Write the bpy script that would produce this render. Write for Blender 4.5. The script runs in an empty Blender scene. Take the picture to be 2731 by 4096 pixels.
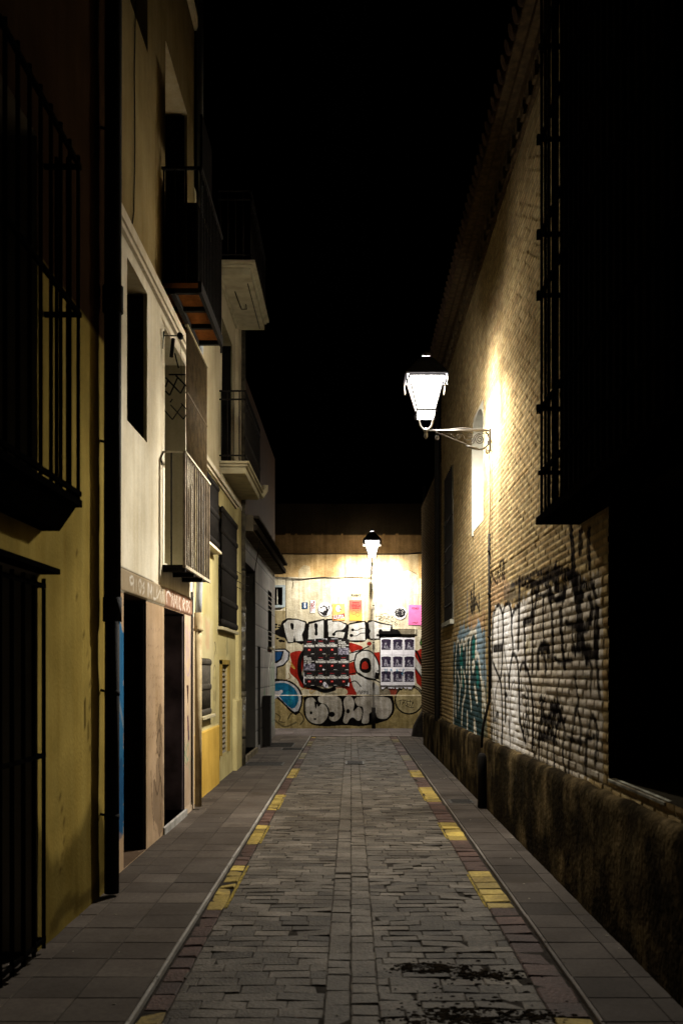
import bpy, bmesh, math, random
import numpy as np
from mathutils import Vector, Matrix
random.seed(7); rng = np.random.default_rng(7)
S = bpy.context.scene
COL = S.collection
R = math.radians

# ------------------------------------------------------------------ camera, sky, exposure
cam = bpy.data.cameras.new('camera'); co = bpy.data.objects.new('camera', cam); COL.objects.link(co)
co.location = (0, 0, 1.6); co.rotation_euler = (R(90), 0, 0)
cam.sensor_fit = 'VERTICAL'; cam.sensor_height = 36; cam.sensor_width = 24; cam.lens = 35.16
cam.shift_x = -39.5 / 4096; cam.shift_y = 638 / 4096
cam.clip_start = 0.1; cam.clip_end = 500
cam.dof.use_dof = True; cam.dof.focus_distance = 21; cam.dof.aperture_fstop = 3.6
S.camera = co
S.view_settings.view_transform = 'Standard'; S.view_settings.look = 'None'
S.view_settings.gamma = 1; S.view_settings.exposure = 0
w = bpy.data.worlds.new('World'); S.world = w; w.use_nodes = True
nt = w.node_tree; bg = nt.nodes['Background']
sky = nt.nodes.new('ShaderNodeTexSky'); sky.sky_type = 'NISHITA'; sky.sun_disc = False
sky.sun_elevation = R(-9); sky.sun_rotation = R(200)
nt.links.new(sky.outputs[0], bg.inputs[0]); bg.inputs[1].default_value = 0.02
S.cycles.use_denoising = True
S.cycles.max_bounces = 6; S.cycles.diffuse_bounces = 1; S.cycles.transparent_max_bounces = 12
S.cycles.sample_clamp_indirect = 4
LAMP_POWER = 2600.0       # watts of the bulb in each lantern
LAMP_COLOR = (1.0, 0.94, 0.83)
PANE_GLOW = 3.0
GLOW_POWER = 500.0       # light scattered by the opal panes

# ------------------------------------------------------------------ materials
def nd(t, k, **kw):
    n = t.nodes.new(k)
    for a, b in kw.items(): setattr(n, a, b)
    return n
def surf(name, c1, c2=None, scale=3, rough=.85, bump=.3, bscale=60, bdist=.004, attr=None, metal=0, streak=0,
         dirt=None, spec=None, detail=6, fine=0):
    if spec is None: spec = 0 if rough >= .8 else .06   # chalky, dusty surfaces have no sheen
    m = bpy.data.materials.new(name); m.use_nodes = True
    t = m.node_tree; L = t.links.new
    b = t.nodes['Principled BSDF']; b.inputs['Roughness'].default_value = rough
    b.inputs['Metallic'].default_value = metal; b.inputs['Specular IOR Level'].default_value = spec
    tc = nd(t, 'ShaderNodeNewGeometry')
    n1 = nd(t, 'ShaderNodeTexNoise'); n1.inputs['Scale'].default_value = scale; n1.inputs['Detail'].default_value = detail
    L(tc.outputs['Position'], n1.inputs['Vector'])
    r1 = nd(t, 'ShaderNodeValToRGB'); r1.color_ramp.elements[0].position = .35; r1.color_ramp.elements[1].position = .68
    L(n1.outputs['Fac'], r1.inputs['Fac'])
    c2 = c2 or tuple(x * .75 for x in c1)
    if attr:
        at = nd(t, 'ShaderNodeAttribute', attribute_name=attr)
        mx = nd(t, 'ShaderNodeMix', data_type='RGBA', blend_type='MULTIPLY'); mx.inputs['Factor'].default_value = 1
        r1.color_ramp.elements[0].color = (*c2, 1); r1.color_ramp.elements[1].color = (*c1, 1)
        L(at.outputs['Color'], mx.inputs['A']); L(r1.outputs['Color'], mx.inputs['B']); col = mx.outputs['Result']
    else:
        r1.color_ramp.elements[0].color = (*c2, 1); r1.color_ramp.elements[1].color = (*c1, 1)
        col = r1.outputs['Color']
    if streak:
        mp = nd(t, 'ShaderNodeMapping'); mp.inputs['Scale'].default_value = (9, 9, .45)
        L(tc.outputs['Position'], mp.inputs['Vector'])
        n2 = nd(t, 'ShaderNodeTexNoise'); n2.inputs['Scale'].default_value = 1.3; n2.inputs['Detail'].default_value = 5
        L(mp.outputs[0], n2.inputs['Vector'])
        r2 = nd(t, 'ShaderNodeValToRGB'); r2.color_ramp.elements[0].position = .38; r2.color_ramp.elements[1].position = .62
        k = 1 - streak
        r2.color_ramp.elements[0].color = (k, k * .97, k * .9, 1); r2.color_ramp.elements[1].color = (1, 1, 1, 1)
        L(n2.outputs['Fac'], r2.inputs['Fac'])
        m2 = nd(t, 'ShaderNodeMix', data_type='RGBA', blend_type='MULTIPLY'); m2.inputs['Factor'].default_value = 1
        L(col, m2.inputs['A']); L(r2.outputs['Color'], m2.inputs['B']); col = m2.outputs['Result']
    if fine:
        n5 = nd(t, 'ShaderNodeTexNoise'); n5.inputs['Scale'].default_value = 34; n5.inputs['Detail'].default_value = 8
        n5.inputs['Roughness'].default_value = .7
        L(tc.outputs['Position'], n5.inputs['Vector'])
        r5 = nd(t, 'ShaderNodeValToRGB'); r5.color_ramp.elements[0].position = .3; r5.color_ramp.elements[1].position = .6
        k = 1 - fine
        r5.color_ramp.elements[0].color = (k, k, k, 1); r5.color_ramp.elements[1].color = (1, 1, 1, 1)
        L(n5.outputs['Fac'], r5.inputs['Fac'])
        m5 = nd(t, 'ShaderNodeMix', data_type='RGBA', blend_type='MULTIPLY'); m5.inputs['Factor'].default_value = 1
        L(col, m5.inputs['A']); L(r5.outputs['Color'], m5.inputs['B']); col = m5.outputs['Result']
    if dirt:   # (colour, amount threshold, scale): blotches of grime with a shape of their own
        n3 = nd(t, 'ShaderNodeTexNoise'); n3.inputs['Scale'].default_value = dirt[2]; n3.inputs['Detail'].default_value = 9
        n3.inputs['Roughness'].default_value = .65
        L(tc.outputs['Position'], n3.inputs['Vector'])
        r3 = nd(t, 'ShaderNodeValToRGB'); r3.color_ramp.elements[0].position = dirt[1]; r3.color_ramp.elements[1].position = dirt[1] + .13
        r3.color_ramp.elements[0].color = (0, 0, 0, 1); r3.color_ramp.elements[1].color = (.85, .85, .85, 1)
        L(n3.outputs['Fac'], r3.inputs['Fac'])
        m3 = nd(t, 'ShaderNodeMix', data_type='RGBA'); L(r3.outputs['Color'], m3.inputs['Factor'])
        L(col, m3.inputs['A']); m3.inputs['B'].default_value = (*dirt[0], 1); col = m3.outputs['Result']
    L(col, b.inputs['Base Color'])
    if bump:
        n4 = nd(t, 'ShaderNodeTexNoise'); n4.inputs['Scale'].default_value = bscale; n4.inputs['Detail'].default_value = 5
        L(tc.outputs['Position'], n4.inputs['Vector'])
        bp = nd(t, 'ShaderNodeBump'); bp.inputs['Strength'].default_value = bump; bp.inputs['Distance'].default_value = bdist
        L(n4.outputs['Fac'], bp.inputs['Height']); L(bp.outputs[0], b.inputs['Normal'])
    return m
M = {}
M['attr_plaster'] = surf('plaster_painted', (1, 1, 1), (.8, .78, .74), 2.2, .9, .5, 45, .006, attr='Col', streak=.09, fine=.12)
M['attr_endwall'] = surf('old_painted_render', (1, 1, 1), (.72, .7, .66), 5, .85, .8, 22, .012, attr='Col', streak=.3, fine=.35)
M['attr_brick'] = surf('weathered_brick', (1, 1, 1), (.74, .7, .64), 7, .9, .6, 90, .004, attr='Col', fine=.3)
M['attr_tile'] = surf('stone_cladding', (1, 1, 1), (.8, .8, .8), 6, .8, .2, 80, .002, attr='Col', streak=.2, spec=.1)
M['attr_paver'] = surf('worn_pavers', (1, 1, 1), (.5, .47, .43), 2.8, .75, 1, 55, .008, attr='Col', spec=.07, fine=.5,
                       dirt=((.024, .018, .012), .57, 2.1))
M['attr_slab'] = surf('pavement_slabs', (1, 1, 1), (.7, .68, .66), 2.2, .85, .6, 90, .002, attr='Col', spec=.03, fine=.3,
                      dirt=((.035, .027, .018), .58, 1.9))
M['joint'] = surf('joint_grit', (.035, .03, .025), (.018, .016, .014), 20, .95, .5, 120)
M['ground'] = surf('ground_soil', (.06, .055, .05), (.04, .035, .03), 2)
M['kerb'] = surf('kerb_stone', (.42, .40, .37), (.22, .21, .19), 5, .6, .5, 60, fine=.3)
M['ochre'] = surf('ochre_wall_paint', (.34, .24, .065), (.25, .17, .045), 1.4, .9, .4, 50, .004, streak=.25)
M['white'] = surf('cream_plaster', (.66, .59, .45), (.55, .48, .36), 1.5, .9, .4, 50, .004, streak=.15)
M['reveal'] = surf('pale_reveal', (.55, .52, .42), (.45, .42, .33), 3, .9, .3, 60)
M['niche'] = surf('niche_stone', (.26, .25, .21), (.2, .19, .155), 3, .8, .2, 60)
M['dark'] = surf('dark_painted_wood', (.008, .007, .006), (.004, .0035, .003), 6, 1, .2, 60, spec=.02)
M['darkdoor'] = surf('grey_brown_door', (.05, .04, .045), (.03, .025, .028), 5, .75, .2, 60)
M['iron'] = surf('black_iron', (.012, .010, .008), (.007, .006, .005), 20, .8, .3, 120, spec=.08)
M['iron_near'] = surf('shade_black_iron', (.0035, .003, .0025), (.002, .0018, .0015), 20, 1, .2, 120, spec=0)  # black iron copy with the near grilles' shade put into its colour
M['barpaint'] = surf('weathered_rail_paint', (.20, .16, .115), (.09, .07, .05), 14, .6, .4, 120)
M['blind'] = surf('brown_blind_slats', (.10, .07, .035), (.06, .04, .02), 9, .6, .3, 90)
M['terracotta'] = surf('terracotta_soffit', (.46, .17, .05), (.26, .10, .03), 6, .85, .5, 40, fine=.3)
M['stone'] = surf('balcony_stone', (.40, .35, .22), (.28, .24, .15), 5, .85, .6, 40, dirt=((.12, .1, .06), .62, 5))
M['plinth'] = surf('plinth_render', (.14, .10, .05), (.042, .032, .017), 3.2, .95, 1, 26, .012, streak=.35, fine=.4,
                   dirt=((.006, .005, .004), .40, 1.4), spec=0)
M['plinthtop'] = surf('plinth_coping', (.42, .38, .32), (.24, .21, .17), 6, .85, 1, 24, .02, fine=.5)
M['pipe_dark'] = surf('dark_downpipe', (.012, .010, .008), (.008, .007, .006), 8, .8, .3, 60, spec=.08)
M['pipe_old'] = surf('stickered_downpipe', (.10, .085, .055), (.03, .026, .02), 9, .5, .3, 60, dirt=((.3, .28, .22), .66, 14))
M['pipe_cream'] = surf('cream_downpipe', (.42, .34, .20), (.28, .21, .11), 7, .6, .3, 60, dirt=((.2, .13, .05), .6, 9))
M['pipe_grey'] = surf('grey_downpipe', (.38, .40, .42), (.28, .29, .30), 7, .6, .3, 60)
M['yellow_dado'] = surf('yellow_dado_paint', (.56, .36, .075), (.44, .28, .055), 2.5, .85, .4, 60, streak=.1)
M['lampmetal'] = surf('lamp_grey_paint', (.034, .029, .023), (.02, .017, .013), 25, .5, .3, 120, spec=.5)
M['hood'] = surf('lamp_black_hood', (.02, .02, .022), (.012, .012, .014), 20, 1, .2, 120, spec=0)
M['hoodwhite'] = surf('lamp_reflector_white', (.5, .48, .43), (.42, .4, .36), 20, .5, .1, 120)
M['lampframe'] = surf('lamp_frame_black', (.0015, .001, .001), (.001, .001, .001), 20, .9, 0, spec=0)
M['lappet'] = surf('lamp_eave_grey', (.022, .02, .016), (.015, .013, .011), 20, .8, 0, spec=.05)
M['cable'] = surf('black_cable', (.02, .016, .012), (.012, .01, .008), 20, .6, 0)
M['concrete'] = surf('canopy_concrete', (.20, .17, .12), (.12, .10, .07), 3, .85, .5, 30, streak=.2)
M['ink'] = surf('black_ink', (.012, .011, .012), (.012, .011, .012), 5, .7, 0)
M['inkred'] = surf('red_ink', (.5, .02, .015), (.4, .015, .01), 9, .7, 0)
M['inkdarkred'] = surf('dark_red_ink', (.18, .015, .02), (.15, .012, .015), 9, .7, 0)
M['inkwhite'] = surf('white_ink', (.75, .72, .68), (.6, .58, .55), 12, .8, 0)
M['posterblack'] = surf('black_poster_paper', (.014, .011, .011), (.007, .006, .006), 9, .6, .6, 14, .01)
M['paper'] = surf('white_poster_paper', (.62, .60, .64), (.5, .48, .52), 7, .8, .7, 12, .01)
M['photo'] = surf('grey_photo_print', (.30, .28, .34), (.012, .01, .018), 26, .8, 0, detail=3)
M['photodark'] = surf('dark_photo_print', (.035, .025, .045), (.012, .01, .018), 18, .8, 0)
M['pink'] = surf('pink_paper', (.66, .16, .36), (.56, .13, .3), 8, .85, .3, 20)
M['peach'] = surf('peach_paper', (.62, .32, .11), (.54, .27, .09), 8, .85, .3, 20)
M['sticker'] = surf('white_sticker_paper', (.68, .66, .66), (.6, .58, .58), 8, .8, .2, 20)
M['plate_blue'] = surf('blue_enamel', (.012, .045, .11), (.01, .035, .09), 8, .35, 0, spec=.5)
M['graywin'] = surf('blue_grey_frame', (.28, .32, .33), (.2, .23, .24), 8, .8, .3, 50)
M['guard'] = surf('dark_guard_stone', (.035, .03, .025), (.02, .017, .014), 9, .9, 1, 30, .02)
M['yellowbit'] = surf('yellow_ink', (.7, .42, .05), (.6, .36, .04), 8, .8, 0)

def pane_mat():
    m = bpy.data.materials.new('lit_opal_glass'); m.use_nodes = True; t = m.node_tree; t.nodes.clear()
    o = nd(t, 'ShaderNodeOutputMaterial'); e = nd(t, 'ShaderNodeEmission'); e.inputs[0].default_value = (*LAMP_COLOR, 1)
    e.inputs[1].default_value = PANE_GLOW / .3
    tr = nd(t, 'ShaderNodeBsdfTransparent'); mx = nd(t, 'ShaderNodeMixShader'); mx.inputs[0].default_value = .3
    t.links.new(tr.outputs[0], mx.inputs[1]); t.links.new(e.outputs[0], mx.inputs[2]); t.links.new(mx.outputs[0], o.inputs[0])
    return m
M['pane'] = pane_mat()

# ------------------------------------------------------------------ helpers
def props(o, label=None, cat=None, group=None, kind=None):
    if label: o['label'] = label
    if cat: o['category'] = cat
    if group: o['group'] = group
    if kind: o['kind'] = kind
    return o
def empty(name, loc, label=None, cat=None, group=None):
    o = bpy.data.objects.new(name, None); COL.objects.link(o); o.location = loc; o.empty_display_size = .2
    return props(o, label, cat, group)
def attach(o, parent):
    if parent is None: return o
    o.parent = parent
    p = parent; loc = Vector((0, 0, 0))
    while p is not None: loc += Vector(p.location) if p.type == 'EMPTY' else Vector((0, 0, 0)); p = p.parent
    if not parent.get('_local'):
        # geometry is written in world metres; cancel the offset of the empty it hangs under
        off = Vector((0, 0, 0)); p = parent
        if parent.type == 'EMPTY': off = Vector(parent.location)
        o.matrix_parent_inverse = Matrix.Translation(-off)
    return o
class MB:
    def __init__(s): s.v = []; s.f = []; s.sm = []
    def quad(s, a, b, c, d): n = len(s.v); s.v += [a, b, c, d]; s.f.append((n, n+1, n+2, n+3)); s.sm.append(False)
    def box(s, x0, x1, y0, y1, z0, z1, ch=0):
        if x0 > x1: x0, x1 = x1, x0
        if y0 > y1: y0, y1 = y1, y0
        n = len(s.v)
        s.v += [(x0,y0,z0),(x1,y0,z0),(x1,y1,z0),(x0,y1,z0),(x0,y0,z1),(x1,y0,z1),(x1,y1,z1),(x0,y1,z1)]
        s.f += [(n,n+3,n+2,n+1),(n+4,n+5,n+6,n+7),(n,n+1,n+5,n+4),(n+1,n+2,n+6,n+5),(n+2,n+3,n+7,n+6),(n+3,n,n+4,n+7)]
        s.sm += [False]*6; return s
    def tube(s, pts, r, seg=8, cap=True, flat=1.0):
        pts = [Vector(p) for p in pts]; rr = r if hasattr(r, '__len__') else [r]*len(pts)
        n0 = len(s.v); prev = None
        for i, p in enumerate(pts):
            d = (pts[min(i+1, len(pts)-1)] - pts[max(i-1, 0)]).normalized()
            if prev is None:
                a = Vector((0,0,1)) if abs(d.z) < .9 else Vector((1,0,0)); u = d.cross(a).normalized()
            else: u = (prev - d*prev.dot(d)).normalized()
            prev = u; v = d.cross(u)
            for k in range(seg):
                t = 2*math.pi*k/seg; q = p + u*math.cos(t)*rr[i] + v*math.sin(t)*rr[i]*flat; s.v.append(tuple(q))
        for i in range(len(pts)-1):
            for k in range(seg):
                a = n0+i*seg+k; b = n0+i*seg+(k+1)%seg; s.f.append((a, b, b+seg, a+seg)); s.sm.append(True)
        if cap:
            s.f.append(tuple(n0+k for k in range(seg))[::-1]); s.f.append(tuple(n0+(len(pts)-1)*seg+k for k in range(seg))); s.sm += [False]*2
        return s
    def prism(s, poly, d0, d1, ax='y'):
        n = len(s.v); k = len(poly)
        for d in (d0, d1):
            for a, b in poly: s.v.append((a, d, b) if ax == 'y' else (d, a, b) if ax == 'x' else (a, b, d))
        s.f.append(tuple(range(n, n+k))[::-1]); s.f.append(tuple(range(n+k, n+2*k))); s.sm += [False]*2
        for i in range(k): j = (i+1) % k; s.f.append((n+i, n+j, n+k+j, n+k+i)); s.sm.append(False)
        return s
    def frustum(s, z0, a0, z1, a1, b0=None, b1=None, cx=0, cy=0):
        b0 = b0 or a0; b1 = b1 or a1; n = len(s.v)
        for z, a, b in ((z0,a0,b0),(z1,a1,b1)): s.v += [(cx-a,cy-b,z),(cx+a,cy-b,z),(cx+a,cy+b,z),(cx-a,cy+b,z)]
        s.f += [(n,n+3,n+2,n+1),(n+4,n+5,n+6,n+7)] + [(n+i, n+(i+1)%4, n+4+(i+1)%4, n+4+i) for i in range(4)]; s.sm += [False]*6
        return s
    def build(s, name, m, parent=None, smooth=False, bevel=0, **kw):
        me = bpy.data.meshes.new(name); me.from_pydata(s.v, [], s.f); me.materials.append(M[m] if isinstance(m, str) else m)
        if any(s.sm): me.polygons.foreach_set('use_smooth', s.sm)
        me.update()
        o = bpy.data.objects.new(name, me); COL.objects.link(o)
        if bevel:
            b = o.modifiers.new('bevel', 'BEVEL'); b.width = bevel; b.segments = 2; b.limit_method = 'ANGLE'
        attach(o, parent); return props(o, **kw)

def spline(pts, n=8, closed=False):
    P = [np.array(p, float) for p in pts]; out = []; N = len(P)
    rngi = range(N if closed else N-1)
    for i in rngi:
        p0 = P[(i-1) % N] if closed or i > 0 else P[0]; p1 = P[i]; p2 = P[(i+1) % N]; p3 = P[(i+2) % N] if closed or i+2 < N else P[-1]
        for k in range(n):
            t = k/n; out.append(.5*((2*p1)+(-p0+p2)*t+(2*p0-5*p1+4*p2-p3)*t*t+(-p0+3*p1-3*p2+p3)*t**3))
    if not closed: out.append(P[-1])
    return np.array(out)
def vnoise(U, V, su, sv, seed=0, oct=3):
    r = np.random.default_rng(seed); out = np.zeros(np.broadcast(U, V).shape); amp = 1; tot = 0
    for _ in range(oct):
        g = r.random((97, 89)); a = U/su; b = V/sv
        i = np.floor(a).astype(int); j = np.floor(b).astype(int); fa = a-i; fb = b-j
        fa = fa*fa*(3-2*fa); fb = fb*fb*(3-2*fb)
        h = (g[i % 97, j % 89]*(1-fa)+g[(i+1) % 97, j % 89]*fa)*(1-fb)+(g[i % 97, (j+1) % 89]*(1-fa)+g[(i+1) % 97, (j+1) % 89]*fa)*fb
        out += h*amp; tot += amp; amp *= .5; su /= 2.1; sv /= 2.1
    return out/tot

class Canvas:
    """a rectilinear grid over a wall: u along the wall, v up; every vertex has a paint colour and a relief height"""
    def __init__(s, us, vs, base):
        s.us = np.array(us); s.vs = np.array(vs); s.U, s.V = np.meshgrid(s.us, s.vs, indexing='ij')
        s.c = np.zeros(s.U.shape+(3,)); s.c[:] = base; s.h = np.zeros(s.U.shape); s.T = lambda x, y: (x, y); s.seed = 3; s.k = 1
    def win(s, u0, u1, v0, v1):
        a, b = np.searchsorted(s.us, (min(u0, u1), max(u0, u1))); c, d = np.searchsorted(s.vs, (min(v0, v1), max(v0, v1)))
        return slice(max(a-1, 0), b+1), slice(max(c-1, 0), d+1)
    def put(s, sl, mask, col, alpha=1):
        a = (mask*alpha)[..., None]; s.c[sl] = s.c[sl]*(1-a)+np.array(col)*a
    def pts(s, P): return np.array([s.T(x, y) for x, y in P], float)
    def poly(s, P, col, alpha=1, smooth=0, h=None, soft=0, world=False, rough=0):
        if smooth: P = spline(P, smooth, True)
        Q = np.array(P, float) if world else s.pts(P)
        u0, v0 = Q.min(0); u1, v1 = Q.max(0); sl = s.win(u0-soft, u1+soft, v0-soft, v1+soft); U = s.U[sl]; V = s.V[sl]
        if U.size == 0: return
        if rough:
            n1 = vnoise(U, V, .09, .09, 5, 3)-.5; n2 = vnoise(U+9, V+4, .09, .09, 8, 3)-.5; U = U+n1*rough; V = V+n2*rough
        ins = np.zeros(U.shape, bool); n = len(Q)
        for i in range(n):
            x1, y1 = Q[i]; x2, y2 = Q[(i+1) % n]
            if y1 == y2: continue
            c = ((y1 > V) != (y2 > V)) & (U < (x2-x1)*(V-y1)/(y2-y1)+x1); ins ^= c
        s.put(sl, ins.astype(float), col, alpha)
        if h is not None: s.h[sl] = np.where(ins, h, s.h[sl])
    def rect(s, u0, u1, v0, v1, col, alpha=1, **k):
        s.poly([(u0, v0), (u1, v0), (u1, v1), (u0, v1)], col, alpha, **k)
    def stroke(s, P, wd, col, alpha=1, smooth=5, soft=.35, h=None, world=False, dry=0, az=1):
        if smooth and len(P) > 2: P = spline(P, smooth)
        Q = np.array(P, float) if world else s.pts(P); wd2 = wd/2
        best = {}
        u0, v0 = Q.min(0)-wd; u1, v1 = Q.max(0)+wd; sl = s.win(u0, u1, v0, v1); U = s.U[sl]; V = s.V[sl]
        if U.size == 0: return
        D = np.full(U.shape, 9.)
        us = s.us[sl[0]]; vs = s.vs[sl[1]]
        for i in range(len(Q)-1):
            a, b = Q[i], Q[i+1]; lo = np.minimum(a, b)-wd; hi = np.maximum(a, b)+wd
            i0, i1 = np.searchsorted(us, (lo[0], hi[0])); j0, j1 = np.searchsorted(vs, (lo[1], hi[1]))
            if i1 <= i0 or j1 <= j0: continue
            uu = U[i0:i1, j0:j1]; vv = V[i0:i1, j0:j1]; d = b-a; L2 = max(d@d, 1e-12)
            t = np.clip(((uu-a[0])*d[0]+(vv-a[1])*d[1])/L2, 0, 1)
            D[i0:i1, j0:j1] = np.minimum(D[i0:i1, j0:j1], np.hypot(uu-a[0]-d[0]*t, (vv-a[1]-d[1]*t)*az))
        m = np.clip((wd2-D)/(wd2*soft+1e-6)+.5, 0, 1)
        if dry: m = m*np.clip((vnoise(U, V, .02, .05, 4, 2)-.25)*4, 1-dry, 1)
        s.put(sl, m, col, alpha)
        if h is not None: s.h[sl] = np.where(m > .5, h, s.h[sl])
    def ell(s, x, y, rx, ry, col, alpha=1, **k):
        s.poly([(x+rx*math.cos(t), y+ry*math.sin(t)) for t in np.linspace(0, 6.283, 25)[:-1]], col, alpha, **k)
    def build(s, name, mat, place, ops=(), parent=None, smooth=False, reveal=True, **kw):
        nu, nv = s.U.shape
        P = place(s.U, s.V, s.h).reshape(-1, 3)
        idx = np.arange(nu*nv).reshape(nu, nv)
        q = np.stack([idx[:-1, :-1], idx[1:, :-1], idx[1:, 1:], idx[:-1, 1:]], -1)
        uc = (s.us[:-1]+s.us[1:])/2; vc = (s.vs[:-1]+s.vs[1:])/2; UC, VC = np.meshgrid(uc, vc, indexing='ij')
        keep = np.ones(UC.shape, bool)
        for o in ops: keep &= ~((UC > o[0]) & (UC < o[1]) & (VC > o[2]) & (VC < o[3]))
        q = q[keep].reshape(-1, 4)
        verts = P; cols = s.c.reshape(-1, 3)
        if reveal:
            ex = []; exf = []; exc = []; n = len(P)
            for o in ops:
                a, b, c, d, dep = o[:5]; rc = o[5] if len(o) > 5 else (.4, .36, .28)
                def pp(u, v, h): return place(np.array([u]), np.array([v]), np.array([h]))[0]
                for (u0, v0), (u1, v1) in (((a, c), (b, c)), ((b, c), (b, d)), ((b, d), (a, d)), ((a, d), (a, c))):
                    ex += [pp(u0, v0, 0), pp(u1, v1, 0), pp(u1, v1, -dep), pp(u0, v0, -dep)]; exf.append((n, n+1, n+2, n+3)); n += 4; exc += [rc]*4
            if ex: verts = np.concatenate([P, np.array(ex)]); cols = np.concatenate([cols, np.array(exc)]); q = np.concatenate([q, np.array(exf)])
        me = bpy.data.meshes.new(name)
        me.vertices.add(len(verts)); me.vertices.foreach_set('co', verts.astype(np.float32).ravel())
        me.loops.add(q.size); me.loops.foreach_set('vertex_index', q.astype(np.int32).ravel())
        me.polygons.add(len(q)); me.polygons.foreach_set('loop_start', np.arange(0, q.size, 4, dtype=np.int32))
        me.update(calc_edges=True); me.validate()
        if smooth: me.polygons.foreach_set('use_smooth', np.ones(len(me.polygons), bool))
        at = me.color_attributes.new('Col', 'FLOAT_COLOR', 'POINT')
        ca = np.ones((len(verts), 4), np.float32); ca[:, :3] = np.clip(cols, 0, 1); at.data.foreach_set('color', ca.ravel())
        me.materials.append(M[mat]); o = bpy.data.objects.new(name, me); COL.objects.link(o); attach(o, parent)
        return props(o, **kw)
def lines(a, b, step, extra=()):
    u = np.arange(a, b, step); ex = np.array([a, b]+[e for e in extra if a < e < b]); u = u[np.min(np.abs(u[:, None]-ex[None]), 1) > step*.35]
    return np.unique(np.concatenate([u, ex]))
def left(X): return lambda U, V, H: np.stack([X+H, U, V], -1)
def right(X): return lambda U, V, H: np.stack([X-H, U, V], -1)
def front(Y): return lambda U, V, H: np.stack([U, Y-H, V], -1)

def font_mesh(txt, bold=.0):
    cu = bpy.data.curves.new('t', 'FONT'); cu.body = txt; cu.fill_mode = 'FRONT'; cu.offset = bold; cu.align_x = 'LEFT'; cu.resolution_u = 3
    cu.space_line = .95
    ob = bpy.data.objects.new('t', cu); COL.objects.link(ob); bpy.context.view_layer.update()
    me = bpy.data.meshes.new_from_object(ob.evaluated_get(bpy.context.evaluated_depsgraph_get()))
    v = np.empty(len(me.vertices)*3); me.vertices.foreach_get('co', v); v = v.reshape(-1, 3)
    f = [tuple(p.vertices) for p in me.polygons]
    bpy.data.objects.remove(ob); bpy.data.curves.remove(cu); bpy.data.meshes.remove(me)
    v[:, :2] -= v[:, :2].min(0); v[:, :2] /= v[:, :2].max(0)
    return v, f
def lettering(txt, x0, x1, z0, z1, y, m, parent, name='lettering', bold=.0, rot=0, **kw):
    """letters filling the box x0..x1, z0..z1 on a plane facing the camera at depth y"""
    v, f = font_mesh(txt, bold); a = v[:, 0]; b = v[:, 1]
    if rot == -90: X = x0+(x1-x0)*b; Z = z1-(z1-z0)*a
    else: X = x0+(x1-x0)*a; Z = z0+(z1-z0)*b
    mb = MB(); mb.v = [(float(p), y, float(q)) for p, q in zip(X, Z)]; mb.f = f; mb.sm = [False]*len(f)
    return mb.build(name, m, parent, **kw)

# ================================================================== GROUND
g = MB(); g.box(-60, 60, -30, 90, -.4, -.05); props(g.build('ground', 'ground'), kind='structure')
class Paving:
    def __init__(s): s.v = []; s.f = []; s.c = []
    def stone(s, x0, x1, y0, y1, top, col, ch=.008, jit=.003, tilt=.004, gap=.004, rnd=.0):
        x0 += gap; x1 -= gap; y0 += gap; y1 -= gap; n = len(s.v)
        cs = [(x0, y0), (x1, y0), (x1, y1), (x0, y1)]; cx, cy = (x0+x1)/2, (y0+y1)/2
        cs = [(a+random.uniform(-rnd, rnd), b+random.uniform(-rnd, rnd)) for a, b in cs]
        tx, ty = random.gauss(0, tilt), random.gauss(0, tilt); h = top+random.uniform(-jit, jit)
        def z(a, b): return h+tx*(a-cx)*8*.5+ty*(b-cy)*8*.5
        for a, b in cs: s.v.append((a, b, -.04))
        for a, b in cs: s.v.append((a, b, z(a, b)-ch))
        for a, b in cs:
            k = random.uniform(.7, 1.5)*ch; s.v.append((a+(cx-a)/max(abs(cx-a), 1e-6)*k, b+(cy-b)/max(abs(cy-b), 1e-6)*k, z(a, b)))
        for i in range(4):
            j = (i+1) % 4; s.f += [(n+i, n+j, n+4+j, n+4+i), (n+4+i, n+4+j, n+8+j, n+8+i)]
        s.f.append((n+8, n+9, n+10, n+11)); k = random.uniform(.8, 1.15); s.c += [tuple(q*k for q in col)]*12
    def build(s, name, mat, **kw):
        mb = MB(); mb.v = s.v; mb.f = s.f; o = mb.build(name, mat, **kw)
        at = o.data.color_attributes.new('Col', 'FLOAT_COLOR', 'POINT')
        at.data.foreach_set('color', np.concatenate([np.array(s.c), np.ones((len(s.c), 1))], 1).astype(np.float32).ravel())
        return o
LK, RK = -1.0, 1.12
GREY = (.114, .097, .077)
road = Paving(); random.seed(11)
def rowset(x0, x1, y0, y1, dy, lmin, lmax, col, **k):
    y = y0
    while y < y1:
        x = x0-random.uniform(0, .2); ye = min(y+dy, y1)
        while x < x1-.02:
            l = random.uniform(lmin, lmax); xe = x+l
            if x1-xe < .07: xe = x1
            f_ = random.uniform(.62, 1.28); road.stone(max(x, x0), min(xe, x1), y, ye, 0, tuple(c*f_ for c in col), **k); x = xe
        y += dy
def colset(x0, x1, y0, y1, lmin, lmax, colf, **k):
    y = y0
    while y < y1:
        l = random.uniform(lmin, lmax); road.stone(x0, x1, y, y+l, 0, colf(y+l/2), **k); y += l
rowset(-.862, -.131, 1.5, 24.6, .12, .17, .27, GREY, rnd=.003, jit=.002, tilt=.006, gap=.0007, ch=.0045)
rowset(.132, .925, 1.5, 24.6, .12, .17, .28, GREY, rnd=.0035, jit=.0025, tilt=.007, gap=.0008, ch=.005)
GC = tuple(c*1.05 for c in GREY)
colset(-.131, -.004, 1.5, 24.6, .12, .3, lambda y: GC, ch=.006, jit=.003, rnd=.003, tilt=.006, gap=.0016)
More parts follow.
